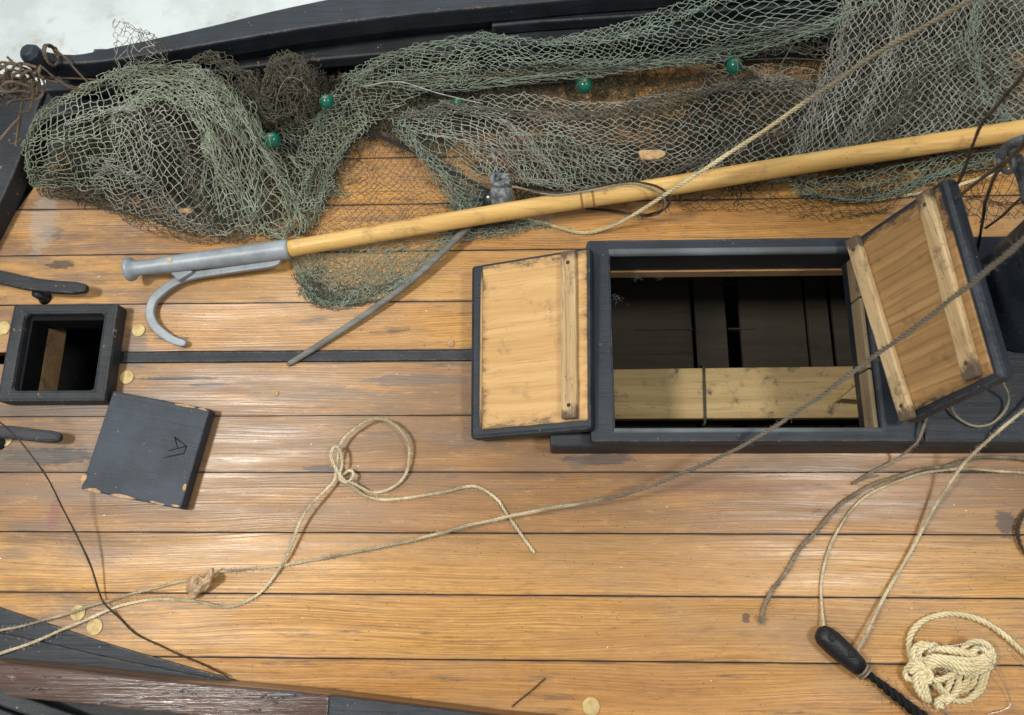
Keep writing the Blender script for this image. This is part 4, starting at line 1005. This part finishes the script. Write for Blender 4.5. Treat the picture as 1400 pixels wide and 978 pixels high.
for k, (path, wd, n, mi) in enumerate((
    ([(150, 110, .12), (215, 92, .13), (280, 104, .13), (335, 150, .10), (375, 225, .06), (420, 315, .012)], 10, 60, 0),
    ([(178, 145, .13), (228, 132, .135), (275, 165, .13), (310, 235, .10), (345, 300, .03)], 8, 46, 0),
    ([(62, 152, .10), (40, 185, .09), (38, 225, .06), (55, 258, .02)], 5, 24, 0), ([(60, 152, .10), (105, 128, .11), (160, 98, .12)], 5, 22, 0),
    ([(55, 255, .02), (120, 268, .03), (190, 300, .03), (250, 320, .02), (340, 325, .01)], 9, 50, 3), ([(90, 170, .115), (150, 150, .125), (190, 150, .12)], 4, 18, 2),
    ([(200, 160, .125), (250, 200, .12), (270, 270, .09), (300, 320, .02)], 9, 36, 3), ([(120, 220, .09), (180, 240, .09), (240, 290, .06), (300, 315, .02)], 10, 38, 2),
    ([(250, 95, .12), (285, 76, .125), (330, 100, .10), (355, 150, .08)], 7, 30, 3), ([(360, 130, .09), (375, 85, .12), (405, 80, .12), (432, 130, .08)], 7, 34, 3),
    ([(430, 170, .05), (470, 120, .06), (540, 78, .07), (640, 52, .085), (700, 55, .085)], 6, 50, 1), ([(350, 160, .06), (375, 230, .05), (420, 280, .03), (450, 250, .02)], 8, 34, 0),
    ([(560, 122, .04), (700, 108, .05), (850, 92, .06), (980, 78, .07), (1100, 45, .10), (1200, 0, .13)], 8, 90, 1), ([(740, 60, .085), (830, 55, .09), (930, 22, .11), (1000, -10, .12)], 6, 40, 1),
    ([(1165, -10, .13), (1145, 60, .10), (1120, 130, .07), (1090, 215, .04)], 8, 44, 2), ([(1235, -10, .15), (1215, 80, .12), (1180, 160, .08), (1150, 230, .04)], 9, 46, 2),
    ([(1340, -10, .16), (1330, 60, .14), (1350, 130, .10), (1390, 175, .06)], 8, 44, 1), ([(1260, 90, .12), (1230, 150, .08), (1190, 215, .05)], 8, 34, 3),
    ([(535, 160, .03), (640, 148, .04), (760, 158, .04), (880, 150, .05), (1000, 118, .045), (1120, 112, .05)], 7, 90, 3), ([(600, 140, .03), (690, 168, .035), (740, 215, .05), (780, 258, .035)], 6, 36, 2),
    ([(850, 262, .03), (940, 225, .05), (1030, 190, .05), (1110, 175, .04)], 8, 50, 3), ([(545, 170, .03), (580, 215, .025), (625, 280, .02), (640, 310, .012)], 9, 40, 1),
    ([(1085, 258, .02), (1150, 272, .014), (1230, 262, .014), (1290, 235, .02), (1385, 205, .02)], 5, 54, 1), ([(405, 360, .012), (425, 398, .008), (455, 416, .005), (510, 406, .006), (555, 384, .012), (610, 335, .016)], 6, 56, 1))):
    ridge(path, wd, n, mi, 200 + k)
murk = lambda G, nu, nv, mi, sd: sheet(G, nu, nv, mi, sd, warp=.06, pxn=8, rad=.00045)
murk([[(60, 215, .03), (150, 160, .05), (250, 120, .06), (350, 120, .05), (430, 150, .03)], [(60, 245, .02), (150, 220, .04), (250, 210, .05), (350, 210, .04), (440, 200, .02)], [(100, 265, .01), (170, 285, .012), (250, 310, .012), (340, 318, .01), (440, 290, .006)]], 80, 40, 3, 301)
murk([[(1160, -20, .07), (1260, -25, .09), (1350, -25, .09), (1450, -25, .10)], [(1130, 100, .05), (1220, 95, .06), (1330, 90, .07), (1450, 90, .07)], [(1085, 228, .015), (1180, 225, .02), (1300, 198, .02), (1450, 172, .02)]], 96, 70, 2, 305)
# head rope showing in the mesh
for pts, mi, r_ in (([(376, 165, .06), (380, 130, .10), (392, 108, .11), (410, 110, .11), (425, 128, .09)], 2, .0009), ([(500, 118, .07), (545, 112, .07), (600, 128, .06), (660, 142, .04)], 2, .0008),
               ([(600, 118, .03), (700, 116, .02), (770, 112, .02)], 3, .0012), ([(305, 245, .07), (290, 272, .06), (260, 285, .05), (210, 282, .04)], 3, .0016), ([(1065, 92, .08), (1100, 45, .09), (1160, 38, .09), (1215, 60, .10)], 3, .001),
               ([(1310, 95, .12), (1320, 84, .12), (1345, 88, .12), (1358, 105, .11)], 4, .0018), ([(1020, 82, .03), (1080, 80, .03), (1140, 84, .04)], 3, .0011)):
    net.tube(crom(PL(pts), n=10), r_, 6, True, mi)
NET0 = P(760, 180, 0)
nroot = thing('fishing_net', NET0, 'heaped green and grey fishing net draped along the far side of the deck', 'fishing net')
net.build('mesh', NM, nroot, smooth=True)
for (px, py, z, r_) in ((447, 139, .085, 11), (373, 192, .075, 12.5), (799, 117, .045, 13), (1004, 90, .07, 13), (626, 141, .03, 10)):
    c = P(px, py, z); s = r_ / F * (CAM[2] - z) * .98
    mb = MB(); a = np.linspace(-1.5, 1.5, 15); mb.lathe([(math.sin(t) * s, math.cos(t) * s) for t in a], c, (.2, .9, .3), 24)
    fo = mb.build('glass_float', M_GLASS, nroot, smooth=True)
    mb = MB(); a = np.linspace(-.3, 1.9, 14)
    for k in range(4):
        h = k * .8 + px; e1 = np.array([math.cos(h), math.sin(h), 0]); mb.tube([c + s * 1.05 * (e1 * math.cos(t) + np.array([0, 0, 1]) * math.sin(t)) for t in a], .0005, 4)
    mb.build('float_lashing', M_NG, fo, smooth=True)
for (px, py, z, sx, sy) in ((253, 288, .06, 12, 5), (890, 211, .06, 20, 10)):
    c = P(px, py, z); k = 16; a = np.linspace(0, 2 * math.pi, k, endpoint=False); s = (CAM[2] - z) / F
    mb = MB(); mb.prism([(c[0] + sx * s * math.cos(t) * (1 + .18 * math.sin(3 * t + 1)), c[1] + sy * s * math.sin(t) * (1 + .2 * math.cos(2 * t))) for t in a], z - .005, z)
    mb.build('cork_piece', M_CORK, nroot, bevel=.0012)

# weights on the net
wt = thing('net_weight', P(686, 265, 0), 'grey lead weight tied with a knot beside the pole at the gathered net', 'weight')
c = P(686, 268, .034)
mb = MB(); mb.lathe([(-.017, .012), (-.012, .0155), (.004, .0165), (.012, .014), (.0145, .008)], c, (.05, .72, .7), 18); mb.v[-1] += RNG.normal(0, .0005, mb.v[-1].shape); mb.build('body', M_LEAD, wt, smooth=True)
mb = MB(); cc = P(684, 246, .05); a = np.linspace(0, 2 * math.pi, 25)
for k in range(3):
    mb.tube([cc + np.array([math.cos(t) * .011, math.sin(t) * .006 + k * .003 - .003, .003 * math.sin(2 * t + k)]) for t in a], .0032, 7, False)
mb.tube(crom([cc, P(680, 235, .06), P(677, 222, .055), P(672, 205, .045)], n=6), .0017, 7)
mb.build('knot', M_LEAD, wt, smooth=True)
dw = thing('net_sinker', P(667, 276, 0), 'black rounded sinker half under the pole, left of the grey weight', 'weight')
mb = MB(); c = P(672, 275, .022); mb.lathe([(-.012, .006), (-.008, .012), (0, .0145), (.008, .012), (.012, .006)], c, (1, .15, .1), 18); mb.build('body', M_BLACK, dw, smooth=True)
mb = MB(); mb.lathe([(0, .002), (.0006, .0018)], c + [-.004, -.001, .0142], (0, 0, 1), 8); mb.build('chip', M_RL, dw)

# ================================================================ STICK AND BARS
st = MB(); q = crom([P(393, 499, .003), P(430, 476, .004), P(500, 430, .009), P(560, 386, .014), P(600, 350, .018), P(628, 322, .021), P(655, 296, .018)], n=8)
st.tube(q, np.interp(np.linspace(0, 1, len(q)), [0, .02, .15, .6, 1], [.0028, .0042, .0048, .0054, .0058]), 8, sq=.8)
o = st.build('wooden_stick', M_STICK, smooth=True, origin=P(393, 499, 0)); tag(o, 'slim grey weathered stick poking out from under the boat hook onto the deck', 'stick')
mb = MB(); q = [P(495, 176, .018), P(560, 205, .018), P(620, 236, .020), P(668, 262, .022)]
mb.tube(crom(q, n=6), .0036, 6, sq=.6); o = mb.build('iron_bar', M_SEAM, origin=P(560, 210, 0)); tag(o, 'thin dark bar lying under the net left of the grey weight', 'bar')

# ================================================================ ROPES
def mkrope(name, pts, r, m_, label, cat='rope', pitch=None, fuzz=1500, wob=.0006, group=None, extra=None, taper=None, strands=3):
    q = MB(); p = [P(a, b, c) for a, b, c in pts]; rope(q, p, r, pitch, strands, fuzz, 0, wob, taper=taper)
    if extra: extra(q)
    o = q.build(name, m_, smooth=True, origin=(float(p[0][0]), float(p[0][1]), 0)); return tag(o, label, cat, group)
# long line from the mast to the lower left
mkrope('long_line', [(1470, 280, .50), (1400, 328, .44), (1330, 386, .36), (1245, 452, .27), (1180, 498, .21), (1120, 543, .16), (1060, 583, .115), (1000, 617, .085), (940, 645, .06), (870, 671, .042),
        (800, 688, .03), (740, 697, .024), (670, 712, .018), (560, 739, .012), (470, 758, .007), (385, 773, .004), (330, 779, .004), (296, 783, .005), (272, 793, .007), (250, 795, .006), (220, 802, .005), (180, 812, .0042),
        (140, 824, .006), (90, 840, .006), (40, 853, .010), (0, 862, .012), (-50, 872, .014)], .0022, M_RLONG, 'long taut line running from upper right over the hatch to the lower left corner', pitch=.017, extra=lambda q: [rope(q, [P(262 + k * 5, 798, .009) + np.array([math.cos(t) * .004 + t * .0006, math.sin(t) * .009, .006 * math.cos(t + k)]) for t in np.linspace(0, 6.6, 20)], .0016, .010, 3, 1500) for k in range(3)], taper=[1.15, 1.1, 1, .95, .8, .7])
mkrope('looped_rope', [(730, 756, .003), (715, 735, .003), (694, 705, .004), (680, 683, .003), (660, 669, .003), (640, 666, .003), (600, 674, .003), (560, 680, .003), (525, 684, .003), (500, 678, .005), (485, 668, .008), (468, 655, .012), (458, 640, .016), (453, 622, .018), (458, 611, .018),
        (466, 616, .018), (468, 635, .016), (464, 652, .012), (474, 660, .014), (484, 650, .012), (478, 643, .008), (463, 655, .006), (480, 660, .012), (495, 668, .009), (512, 674, .006), (535, 668, .005), (553, 650, .006), (560, 622, .010), (556, 600, .014),
        (540, 581, .016), (520, 573, .016), (500, 577, .015), (478, 592, .014), (466, 608, .014), (462, 630, .012), (458, 655, .010), (447, 668, .012), (425, 690, .016), (410, 715, .014), (400, 742, .010), (389, 768, .007), (370, 795, .004), (350, 815, .003),
        (325, 827, .003), (300, 829, .003), (265, 822, .003), (230, 819, .003), (195, 822, .003), (165, 829, .0045), (130, 842, .004), (100, 855, .006), (60, 872, .012), (20, 887, .014), (-40, 905, .016)], .0020, M_RW,
       'pale cord on the deck tied in one round loop, running off the lower left corner', pitch=.014)
def kx(q):
    a = np.linspace(0, 4.5 * math.pi, 40); c = P(465, 652, .012)
    rope(q, [c + np.array([math.cos(t) * .0065, math.sin(t) * .004 - .006 + t * .0009, math.sin(t) * .004]) for t in a], .0022, .014, 3)
mkrope('upper_line', [(1400, -45, .38), (1330, -2, .34), (1260, 38, .30), (1180, 86, .25), (1090, 148, .19), (1000, 208, .135), (950, 240, .105), (915, 263, .082), (870, 291, .045), (845, 306, .02), (820, 315, .008), (795, 318, .004), (765, 312, .004), (730, 303, .004), (695, 295, .008)],
       .0027, M_RUP, 'light twisted line crossing the boat hook shaft, rising to the top right', pitch=.016)
mkrope('dark_cord_bundle', [(690, 252, .06), (730, 262, .062), (780, 263, .064), (830, 253, .068), (862, 248, .070), (895, 254, .074), (913, 266, .075), (915, 279, .066), (902, 289, .045), (880, 294, .02), (850, 290, .008), (800, 285, .005)], .0017, M_RD, 'dark thin cord looped round the boat hook shaft near its middle', fuzz=1500)
mkrope('dark_cord_bundle', [(700, 256, .062), (760, 266, .063), (820, 258, .068), (860, 252, .071), (892, 258, .076), (907, 270, .076), (910, 283, .060), (897, 293, .03), (872, 297, .008)], .0013, M_RG, 'brown thin cord twisted along the dark cord, ending below the shaft', fuzz=1500)
mkrope('light_rope', [(1440, 205, .03), (1395, 226, .025), (1360, 238, .02), (1310, 254, .015), (1270, 262, .01), (1230, 268, .008), (1190, 275, .006), (1150, 272, .006), (1120, 268, .008)], .0022, M_RL, 'pale rope on the deck just beyond the leaning hatch board', pitch=.014)
mkrope('toggle_line', [(1450, 520, .10), (1400, 561, .085), (1362, 592, .078), (1320, 632, .045), (1290, 672, .022), (1265, 718, .010), (1240, 762, .006), (1215, 806, .006), (1195, 845, .010), (1176, 882, .014), (1170, 892, .010)], .0020, M_RW, 'straight pale line from the black toggle up to the right edge', pitch=.013)
mkrope('toggle_line', [(1450, 652, .006), (1400, 647, .006), (1350, 643, .006), (1310, 642, .006), (1270, 645, .006), (1230, 657, .004), (1190, 675, .003), (1160, 703, .003), (1140, 735, .003), (1128, 770, .003), (1122, 805, .003), (1124, 840, .006), (1128, 864, .012), (1134, 876, .010)], .0017, M_RW, 'curved pale line from the left eye of the black toggle to the right edge', pitch=.013)
def fray(cx, cy, n, sp, m_r=.0003):
    def f_(q):
        c = P(cx, cy, .002); a = RNG.normal(0, .5, n) + 4.2; ln = RNG.uniform(.004, .012, n)
        d = np.stack([np.cos(a), np.sin(a), RNG.uniform(0, .4, n)], 1)
        q.threads(np.stack([c + d * 0, c + d * ln[:, None] * .5, c + d * ln[:, None] + RNG.normal(0, .001, (n, 3))], 1), m_r, 3)
    return f_
mkrope('frayed_cord', [(1450, 633, .009), (1400, 627, .009), (1350, 626, .009), (1310, 632, .010), (1270, 641, .010), (1235, 650, .010), (1200, 660, .007), (1165, 678, .005), (1135, 705, .004), (1110, 735, .004), (1085, 762, .004), (1065, 795, .003), (1050, 822, .003), (1043, 842, .003)], .0021, M_RG,
       'greyish cord ending frayed on the deck, left of the black toggle', fuzz=3500, wob=.0015, extra=fray(1043, 842, 40, 1))
mkrope('brown_line', [(1270, 560, .085), (1264, 578, .082), (1256, 600, .074), (1240, 618, .03), (1218, 632, .006), (1190, 646, .004), (1170, 660, .003), (1166, 662, .003), (1180, 655, .003), (1200, 650, .003)], .0016, M_RG, 'short brown cord hanging from under the leaning hatch board onto the deck', fuzz=1500)
mkrope('brown_line', [(1300, 556, .078), (1308, 570, .074), (1330, 582, .072), (1355, 579, .072), (1374, 562, .074), (1379, 542, .08), (1370, 520, .10)], .0015, M_RG, 'thin brown cord bight on the black slab under the leaning board', fuzz=1200)
# dark rigging at the mast
for pts, lab in (([(1430, 55, .45), (1400, 100, .42), (1368, 138, .36), (1343, 168, .31), (1330, 200, .27), (1310, 250, .20), (1302, 262, .17)], 'dark cord crossing in front of the boat hook near the right edge'),
            ([(1430, 165, .40), (1385, 212, .34), (1350, 238, .28), (1312, 268, .22), (1306, 280, .19), (1315, 310, .13), (1330, 350, .08)], 'dark cord kinked just right of the top of the leaning board'),
            ([(1430, 160, .41), (1390, 205, .35), (1362, 240, .29), (1348, 272, .23), (1343, 305, .15), (1334, 356, .08)], 'dark cord falling nearly straight onto the slab by the mast'),
            ([(1440, 240, .16), (1400, 268, .12), (1370, 296, .08), (1346, 312, .05)], 'short dark cord end beyond the slab, close to the mast')):
    mkrope('tarred_line', pts, .0019, M_RD, lab, cat='cord', fuzz=500, group='dark rigging cords by the mast', pitch=.01)
sk_ = thing('rigging_shackle', P(1385, 215, 0), 'grey shackle with wound spring at the right edge under the dark cords', 'shackle')
mb = MB(); c = P(1376, 222, .30); a = np.linspace(0, 2 * math.pi, 24)
mb.tube([c + np.array([math.cos(t) * .007, math.sin(t) * .011, 0]) for t in a], .0028, 8, False)
mb.tube(crom([P(1368, 215, .30), P(1374, 204, .31), P(1384, 196, .32), P(1400, 190, .33)], n=6), .0045, 10); M_SH = simple('dull_iron', (.12, .125, .13), .5, .3, 80, .3, (.06, .06, .065), .6)
mb.build('bow', M_SH, sk_, smooth=True)
mb = MB(); axs = crom([P(1388, 218, .29), P(1396, 232, .28), P(1402, 250, .27), P(1406, 275, .26)], n=12); t = np.linspace(0, 1, 200); ax2 = np.stack([np.interp(t, np.linspace(0, 1, len(axs)), axs[:, k]) for k in range(3)], 1)
mb.tube(axs, .0045, 8); mb.tube(ax2 + np.stack([np.cos(t * 110) * .0055, np.sin(t * 110) * .003, np.sin(t * 110) * .0055], 1), .0014, 5); mb.build('coil', M_SH, sk_, smooth=True)
# thin dark line on left, built as twisted strands coming down to the deck
mkrope('dark_line', [(-40, 548, .12), (0, 577, .10), (30, 607, .085), (60, 647, .066), (85, 692, .046), (108, 738, .030), (124, 775, .018), (137, 815, .008), (146, 829, .0075), (165, 846, .002), (190, 868, .002), (230, 889, .002), (270, 905, .002), (312, 925, .006)], .0011, M_RD, 'thin dark line down the left side of the deck, crossing the pale cords', fuzz=700, taper=[.8, .9, 1.2, 1.1, 1])
o = mkrope('twig', [(744, 928, .003), (730, 941, .003), (716, 953, .002), (701, 967, .002)], .0009, M_RD, 'tiny dark twig on the deck at the bottom middle', cat='twig', fuzz=900, strands=2)
mkrope('cord_ring', [(1420, 690, .005), (1402, 700, .005), (1392, 720, .005), (1393, 740, .005), (1402, 756, .005), (1420, 765, .005)], .0024, M_RD, 'dark brown cord bend at the right edge of the deck', fuzz=1200)
# leather scrap: a small crumpled piece of hide
lt = MB(); rg_ = np.random.default_rng(5)
G = np.array([[(256, 800, .006), (262, 790, .014), (270, 787, .018), (280, 790, .012), (289, 777, .020), (293, 778, .012)],
              [(254, 806, .004), (263, 798, .020), (271, 796, .010), (281, 797, .020), (289, 790, .022), (293, 790, .010)],
              [(257, 811, .004), (265, 806, .012), (272, 804, .020), (280, 803, .010), (287, 800, .016), (291, 798, .006)],
              [(262, 819, .003), (267, 817, .010), (272, 813, .008), (278, 810, .010), (284, 808, .006), (288, 804, .004)]], float)
u_, v_ = np.meshgrid(np.linspace(0, 1, 22), np.linspace(0, 1, 16)); pg = grid_eval(G, u_, v_)
pg[..., 2] += .0016 * smooth_noise(u_ * 3, v_ * 3, 3, 7); pg[..., :2] += rg_.normal(0, .18, pg[..., :2].shape); pw = topx(pg).reshape(-1, 3)
lt.add(pw, [(j * 22 + i, (j + 1) * 22 + i, (j + 1) * 22 + i + 1, j * 22 + i + 1) for j in range(15) for i in range(21)])
c = P(272, 797, 0); o = lt.build('leather_scrap', M_LEATH, origin=c * [1, 1, 0], smooth=True); tag(o, 'crumpled brown leather scrap knotted onto the lines at lower left', 'leather scrap')
sm = o.modifiers.new('thickness', 'SOLIDIFY'); sm.thickness = .0012
# top left lashings
def lash(q):
    rg = random.Random(3)
    for k in range(7):
        a = np.linspace(0, 2 * math.pi, 14); c = P(rg.uniform(10, 40), rg.uniform(95, 135), .14); sx, sy = rg.uniform(.012, .03), rg.uniform(.008, .02); ph = rg.uniform(0, 3)
        rope(q, [c + np.array([math.cos(t) * sx + rg.uniform(-.003, .003), math.sin(t + ph) * sy + rg.uniform(-.003, .003), .015 * math.sin(2 * t + k)]) for t in a], .0017, .011, 3, 500)
    a = np.linspace(0, 6 * math.pi, 50); c = P(66, 76, .132)
    rope(q, [c + np.array([.003 * math.sin(t * .33), math.cos(t) * .013, math.sin(t) * .014]) + np.array([t * .0004, 0, 0]) for t in a], .0018, .011, 3, 500)
    for pts in ([(50, 92, .15), (30, 88, .15), (30, 105, .15), (36, 112, .14), (30, 140, .12), (26, 170, .09), (22, 200, .11)], [(-20, 130, .13), (0, 131, .13), (20, 122, .14), (36, 110, .14)], [(-10, 205, .12), (8, 182, .12), (28, 160, .115)],
                [(-10, 84, .14), (12, 98, .15), (-8, 108, .14)], [(-8, 100, .14), (14, 86, .15), (22, 90, .15), (10, 78, .15)]):
        rope(q, PL(pts), .0019, .011, 3, 500)
mkrope('lashing', [(38, 100, .13), (60, 108, .13), (90, 116, .12), (122, 125, .11)], .0012, M_RT, 'tangled brown lashing cord round the black knob in the top left corner', extra=lash)
for pts, lab in (([(75, 68, .14), (90, 80, .13), (106, 98, .12), (128, 120, .11)], 'upper brown cord going from the knob down to the net'),
                 ([(55, 90, .14), (80, 110, .13), (100, 122, .12), (122, 124, .11)], 'middle brown cord going from the knob to the net'),
                 ([(38, 102, .13), (70, 106, .12), (110, 108, .11), (150, 110, .11)], 'lowest brown cord going from the lashing under the net')):
    mkrope('brown_string', pts, .0013, M_RT, lab, cat='cord', fuzz=500, group='brown cords from knob to net')

# ================================================================ TOGGLE WITH TARRED ROPE
tg = thing('toggle', P(1145, 890, 0), 'black tarred wooden toggle with two eyes on a thick black rope', 'toggle')
a0, a1 = P(1124, 866, .013), P(1176, 914, .013); dd = (a1 - a0); L = np.linalg.norm(dd); dd /= L
mb = MB(); mb.lathe([(-.006, .004), (-.003, .0095), (.003, .0128), (.014, .0138), (.030, .0135), (.046, .0120), (.056, .0105), (L - .004, .0088), (L + .004, .0065)], a0, dd, 20); mb.v[-1] += RNG.normal(0, .00035, mb.v[-1].shape); tb = mb.build('body', M_TAR, tg, smooth=True)
mb = MB()
for (px, py) in ((1138, 872), (1164, 894)): mb.lathe([(0, .0050), (.0008, .0034), (.0004, .001)], P(px, py, .0262), (0, 0, 1), 14)
mb.build('eye', M_SEAM, tb, smooth=True)
mb = MB()
for o_ in (.060, .064): mb.lathe([(-.001, .0098), (0, .0106), (.001, .0098)], a0 + dd * o_, dd, 20)
mb.build('whipping', M_RG, tb, smooth=True)
mb = MB(); rope(mb, PL([(1176, 912, .012), (1192, 926, .009), (1210, 940, .007), (1235, 960, .007), (1262, 982, .008), (1300, 1010, .008)]), .0062, .030, 3, 1500, taper=[.7, .8, 1.1, 1.3, 1.4]); mb.build('rope', M_TARR, tg, smooth=True)

# ================================================================ HANK OF CORD
hk_ = thing('cord_hank', P(1300, 905, 0), 'bundled hank of pale twisted cord with one big loop, bottom right', 'cord')
mb = MB(); r0 = .0036
def hr(pts, r=r0): rope(mb, PL(pts), r, .019, 3, 900)
hr([(1248, 908, .008), (1243, 885, .006), (1246, 866, .005), (1262, 849, .005), (1285, 841, .005), (1310, 840, .005), (1340, 848, .005), (1370, 866, .005), (1400, 893, .005), (1440, 925, .005)], .0037)
for k, (y0, zz) in enumerate(((0, .022), (7, .024), (14, .023), (21, .018))):
    hr([(1262 + k * 3, 904 + y0 * .6, zz - .01), (1275, 898 + y0 * .55, zz), (1295, 900 + y0 * .5, zz + .004), (1315, 902 + y0 * .85, zz + .004), (1335, 902 + y0 * .9, zz + .002), (1348 + k * 1.5, 895 + y0 * .6, zz), (1353 + k * 1.4, 888 + y0 * .3, zz - .004)])
hr([(1352, 915, .014), (1358, 898, .018), (1352, 884, .022), (1338, 877, .024), (1322, 881, .022), (1312, 891, .016)]); hr([(1345, 905, .016), (1347, 890, .022), (1336, 886, .024), (1326, 893, .02), (1310, 889, .022), (1290, 886, .02), (1268, 889, .014)])
hr([(1275, 884, .018), (1262, 880, .016), (1250, 886, .014), (1248, 898, .012), (1256, 906, .012)]); hr([(1280, 882, .014), (1266, 884, .020), (1256, 892, .016), (1258, 904, .01)])
hr([(1330, 900, .010), (1334, 897, .018), (1320, 894, .022), (1300, 890, .022), (1280, 886, .018)])
hr([(1264, 912, .020), (1252, 906, .016), (1240, 914, .010), (1238, 925, .008), (1248, 930, .012), (1258, 924, .016), (1262, 914, .02), (1254, 912, .022), (1244, 920, .018)])
for dx in (0, 7, 13):
    hr([(1258 + dx, 912, .018), (1252 + dx * .8, 925, .018), (1252 + dx, 938, .014), (1260 + dx * .6, 952, .008), (1268 + dx * .2, 958, .005)])
hr([(1266, 922, .014), (1276, 930, .014), (1290, 928, .016), (1305, 920, .016), (1320, 915, .012)]); hr([(1262, 916, .020), (1272, 920, .02), (1270, 932, .018), (1260, 930, .016)])
hr([(1344, 912, .008), (1342, 930, .006), (1334, 948, .005), (1322, 958, .005), (1306, 958, .006), (1292, 950, .008), (1282, 940, .006), (1276, 934, .005)])
hr([(1350, 905, .012), (1348, 925, .005), (1340, 945, .004), (1326, 953, .004)]); hr([(1304, 920, .010), (1296, 940, .010), (1288, 955, .006), (1280, 964, .004)])
hr([(1312, 918, .010), (1310, 935, .008), (1302, 950, .006), (1292, 962, .004)]); hr([(1324, 918, .010), (1322, 932, .010), (1308, 945, .010), (1298, 955, .006)]); hr([(1334, 918, .010), (1330, 935, .008), (1318, 944, .006), (1304, 946, .006)])
hr([(1310, 945, .006), (1296, 958, .010), (1284, 955, .008), (1280, 966, .005), (1290, 965, .005)])
hr([(1300, 955, .005), (1290, 945, .012), (1282, 935, .012), (1284, 925, .008)])
mb.build('cord', M_RL, hk_, smooth=True)
mb = MB()
for pts in ([(1268, 905, .02), (1278, 886, .026), (1300, 883, .027), (1325, 880, .028), (1345, 885, .026)], [(1245, 907, .014), (1252, 902, .018), (1258, 895, .02)], [(1335, 878, .03), (1340, 888, .029), (1352, 900, .026), (1370, 930, .012), (1380, 955, .005), (1378, 968, .004), (1350, 977, .003)],
            [(1284, 920, .02), (1300, 912, .022), (1290, 922, .02)], [(1265, 957, .008), (1285, 966, .006), (1296, 985, .004)], [(1268, 958, .008), (1290, 972, .005), (1310, 990, .004)], [(1264, 958, .008), (1270, 972, .004), (1274, 990, .004)],
            [(1284, 965, .005), (1304, 982, .004), (1325, 1000, .004)], [(1378, 886, .003), (1400, 910, .003), (1420, 925, .003)]):
    mb.tube(crom(PL(pts), n=8), .00042, 5)
mb.build('wire', M_WIRE, hk_, smooth=True)

# ================================================================ SMALL LITTER
def fluff(px, py, z, n, sp, label):
    q = MB(); c = P(px, py, z); p = c + RNG.normal(0, sp, (n, 3)) * [1, 1, .3]; d = RNG.normal(0, sp * .7, (n, 3)) * [1, 1, .3]
    q.threads(np.stack([p, p + d * .5 + RNG.normal(0, sp * .2, (n, 3)), p + d], 1), .00011, 3)
    o = q.build('dust_fluff', M_FLUFF, origin=c); tag(o, label, 'fluff', 'tufts of grey dust')
fluff(843, 408, .066, 34, .004, 'grey dust tuft caught on the left edge of the hatch opening')
fluff(868, 378, .01, 40, .004, 'grey dust tuft on the far rim of the hatch opening, left end')
fluff(902, 377, .01, 30, .003, 'grey dust tuft on the far rim of the opening, second from left')
fluff(1118, 697, .004, 30, .0028, 'grey dust tuft stuck to the frayed cord on the deck')
fluff(840, 592, .05, 30, .003, 'grey dust tuft in the near left corner of the hatch opening')
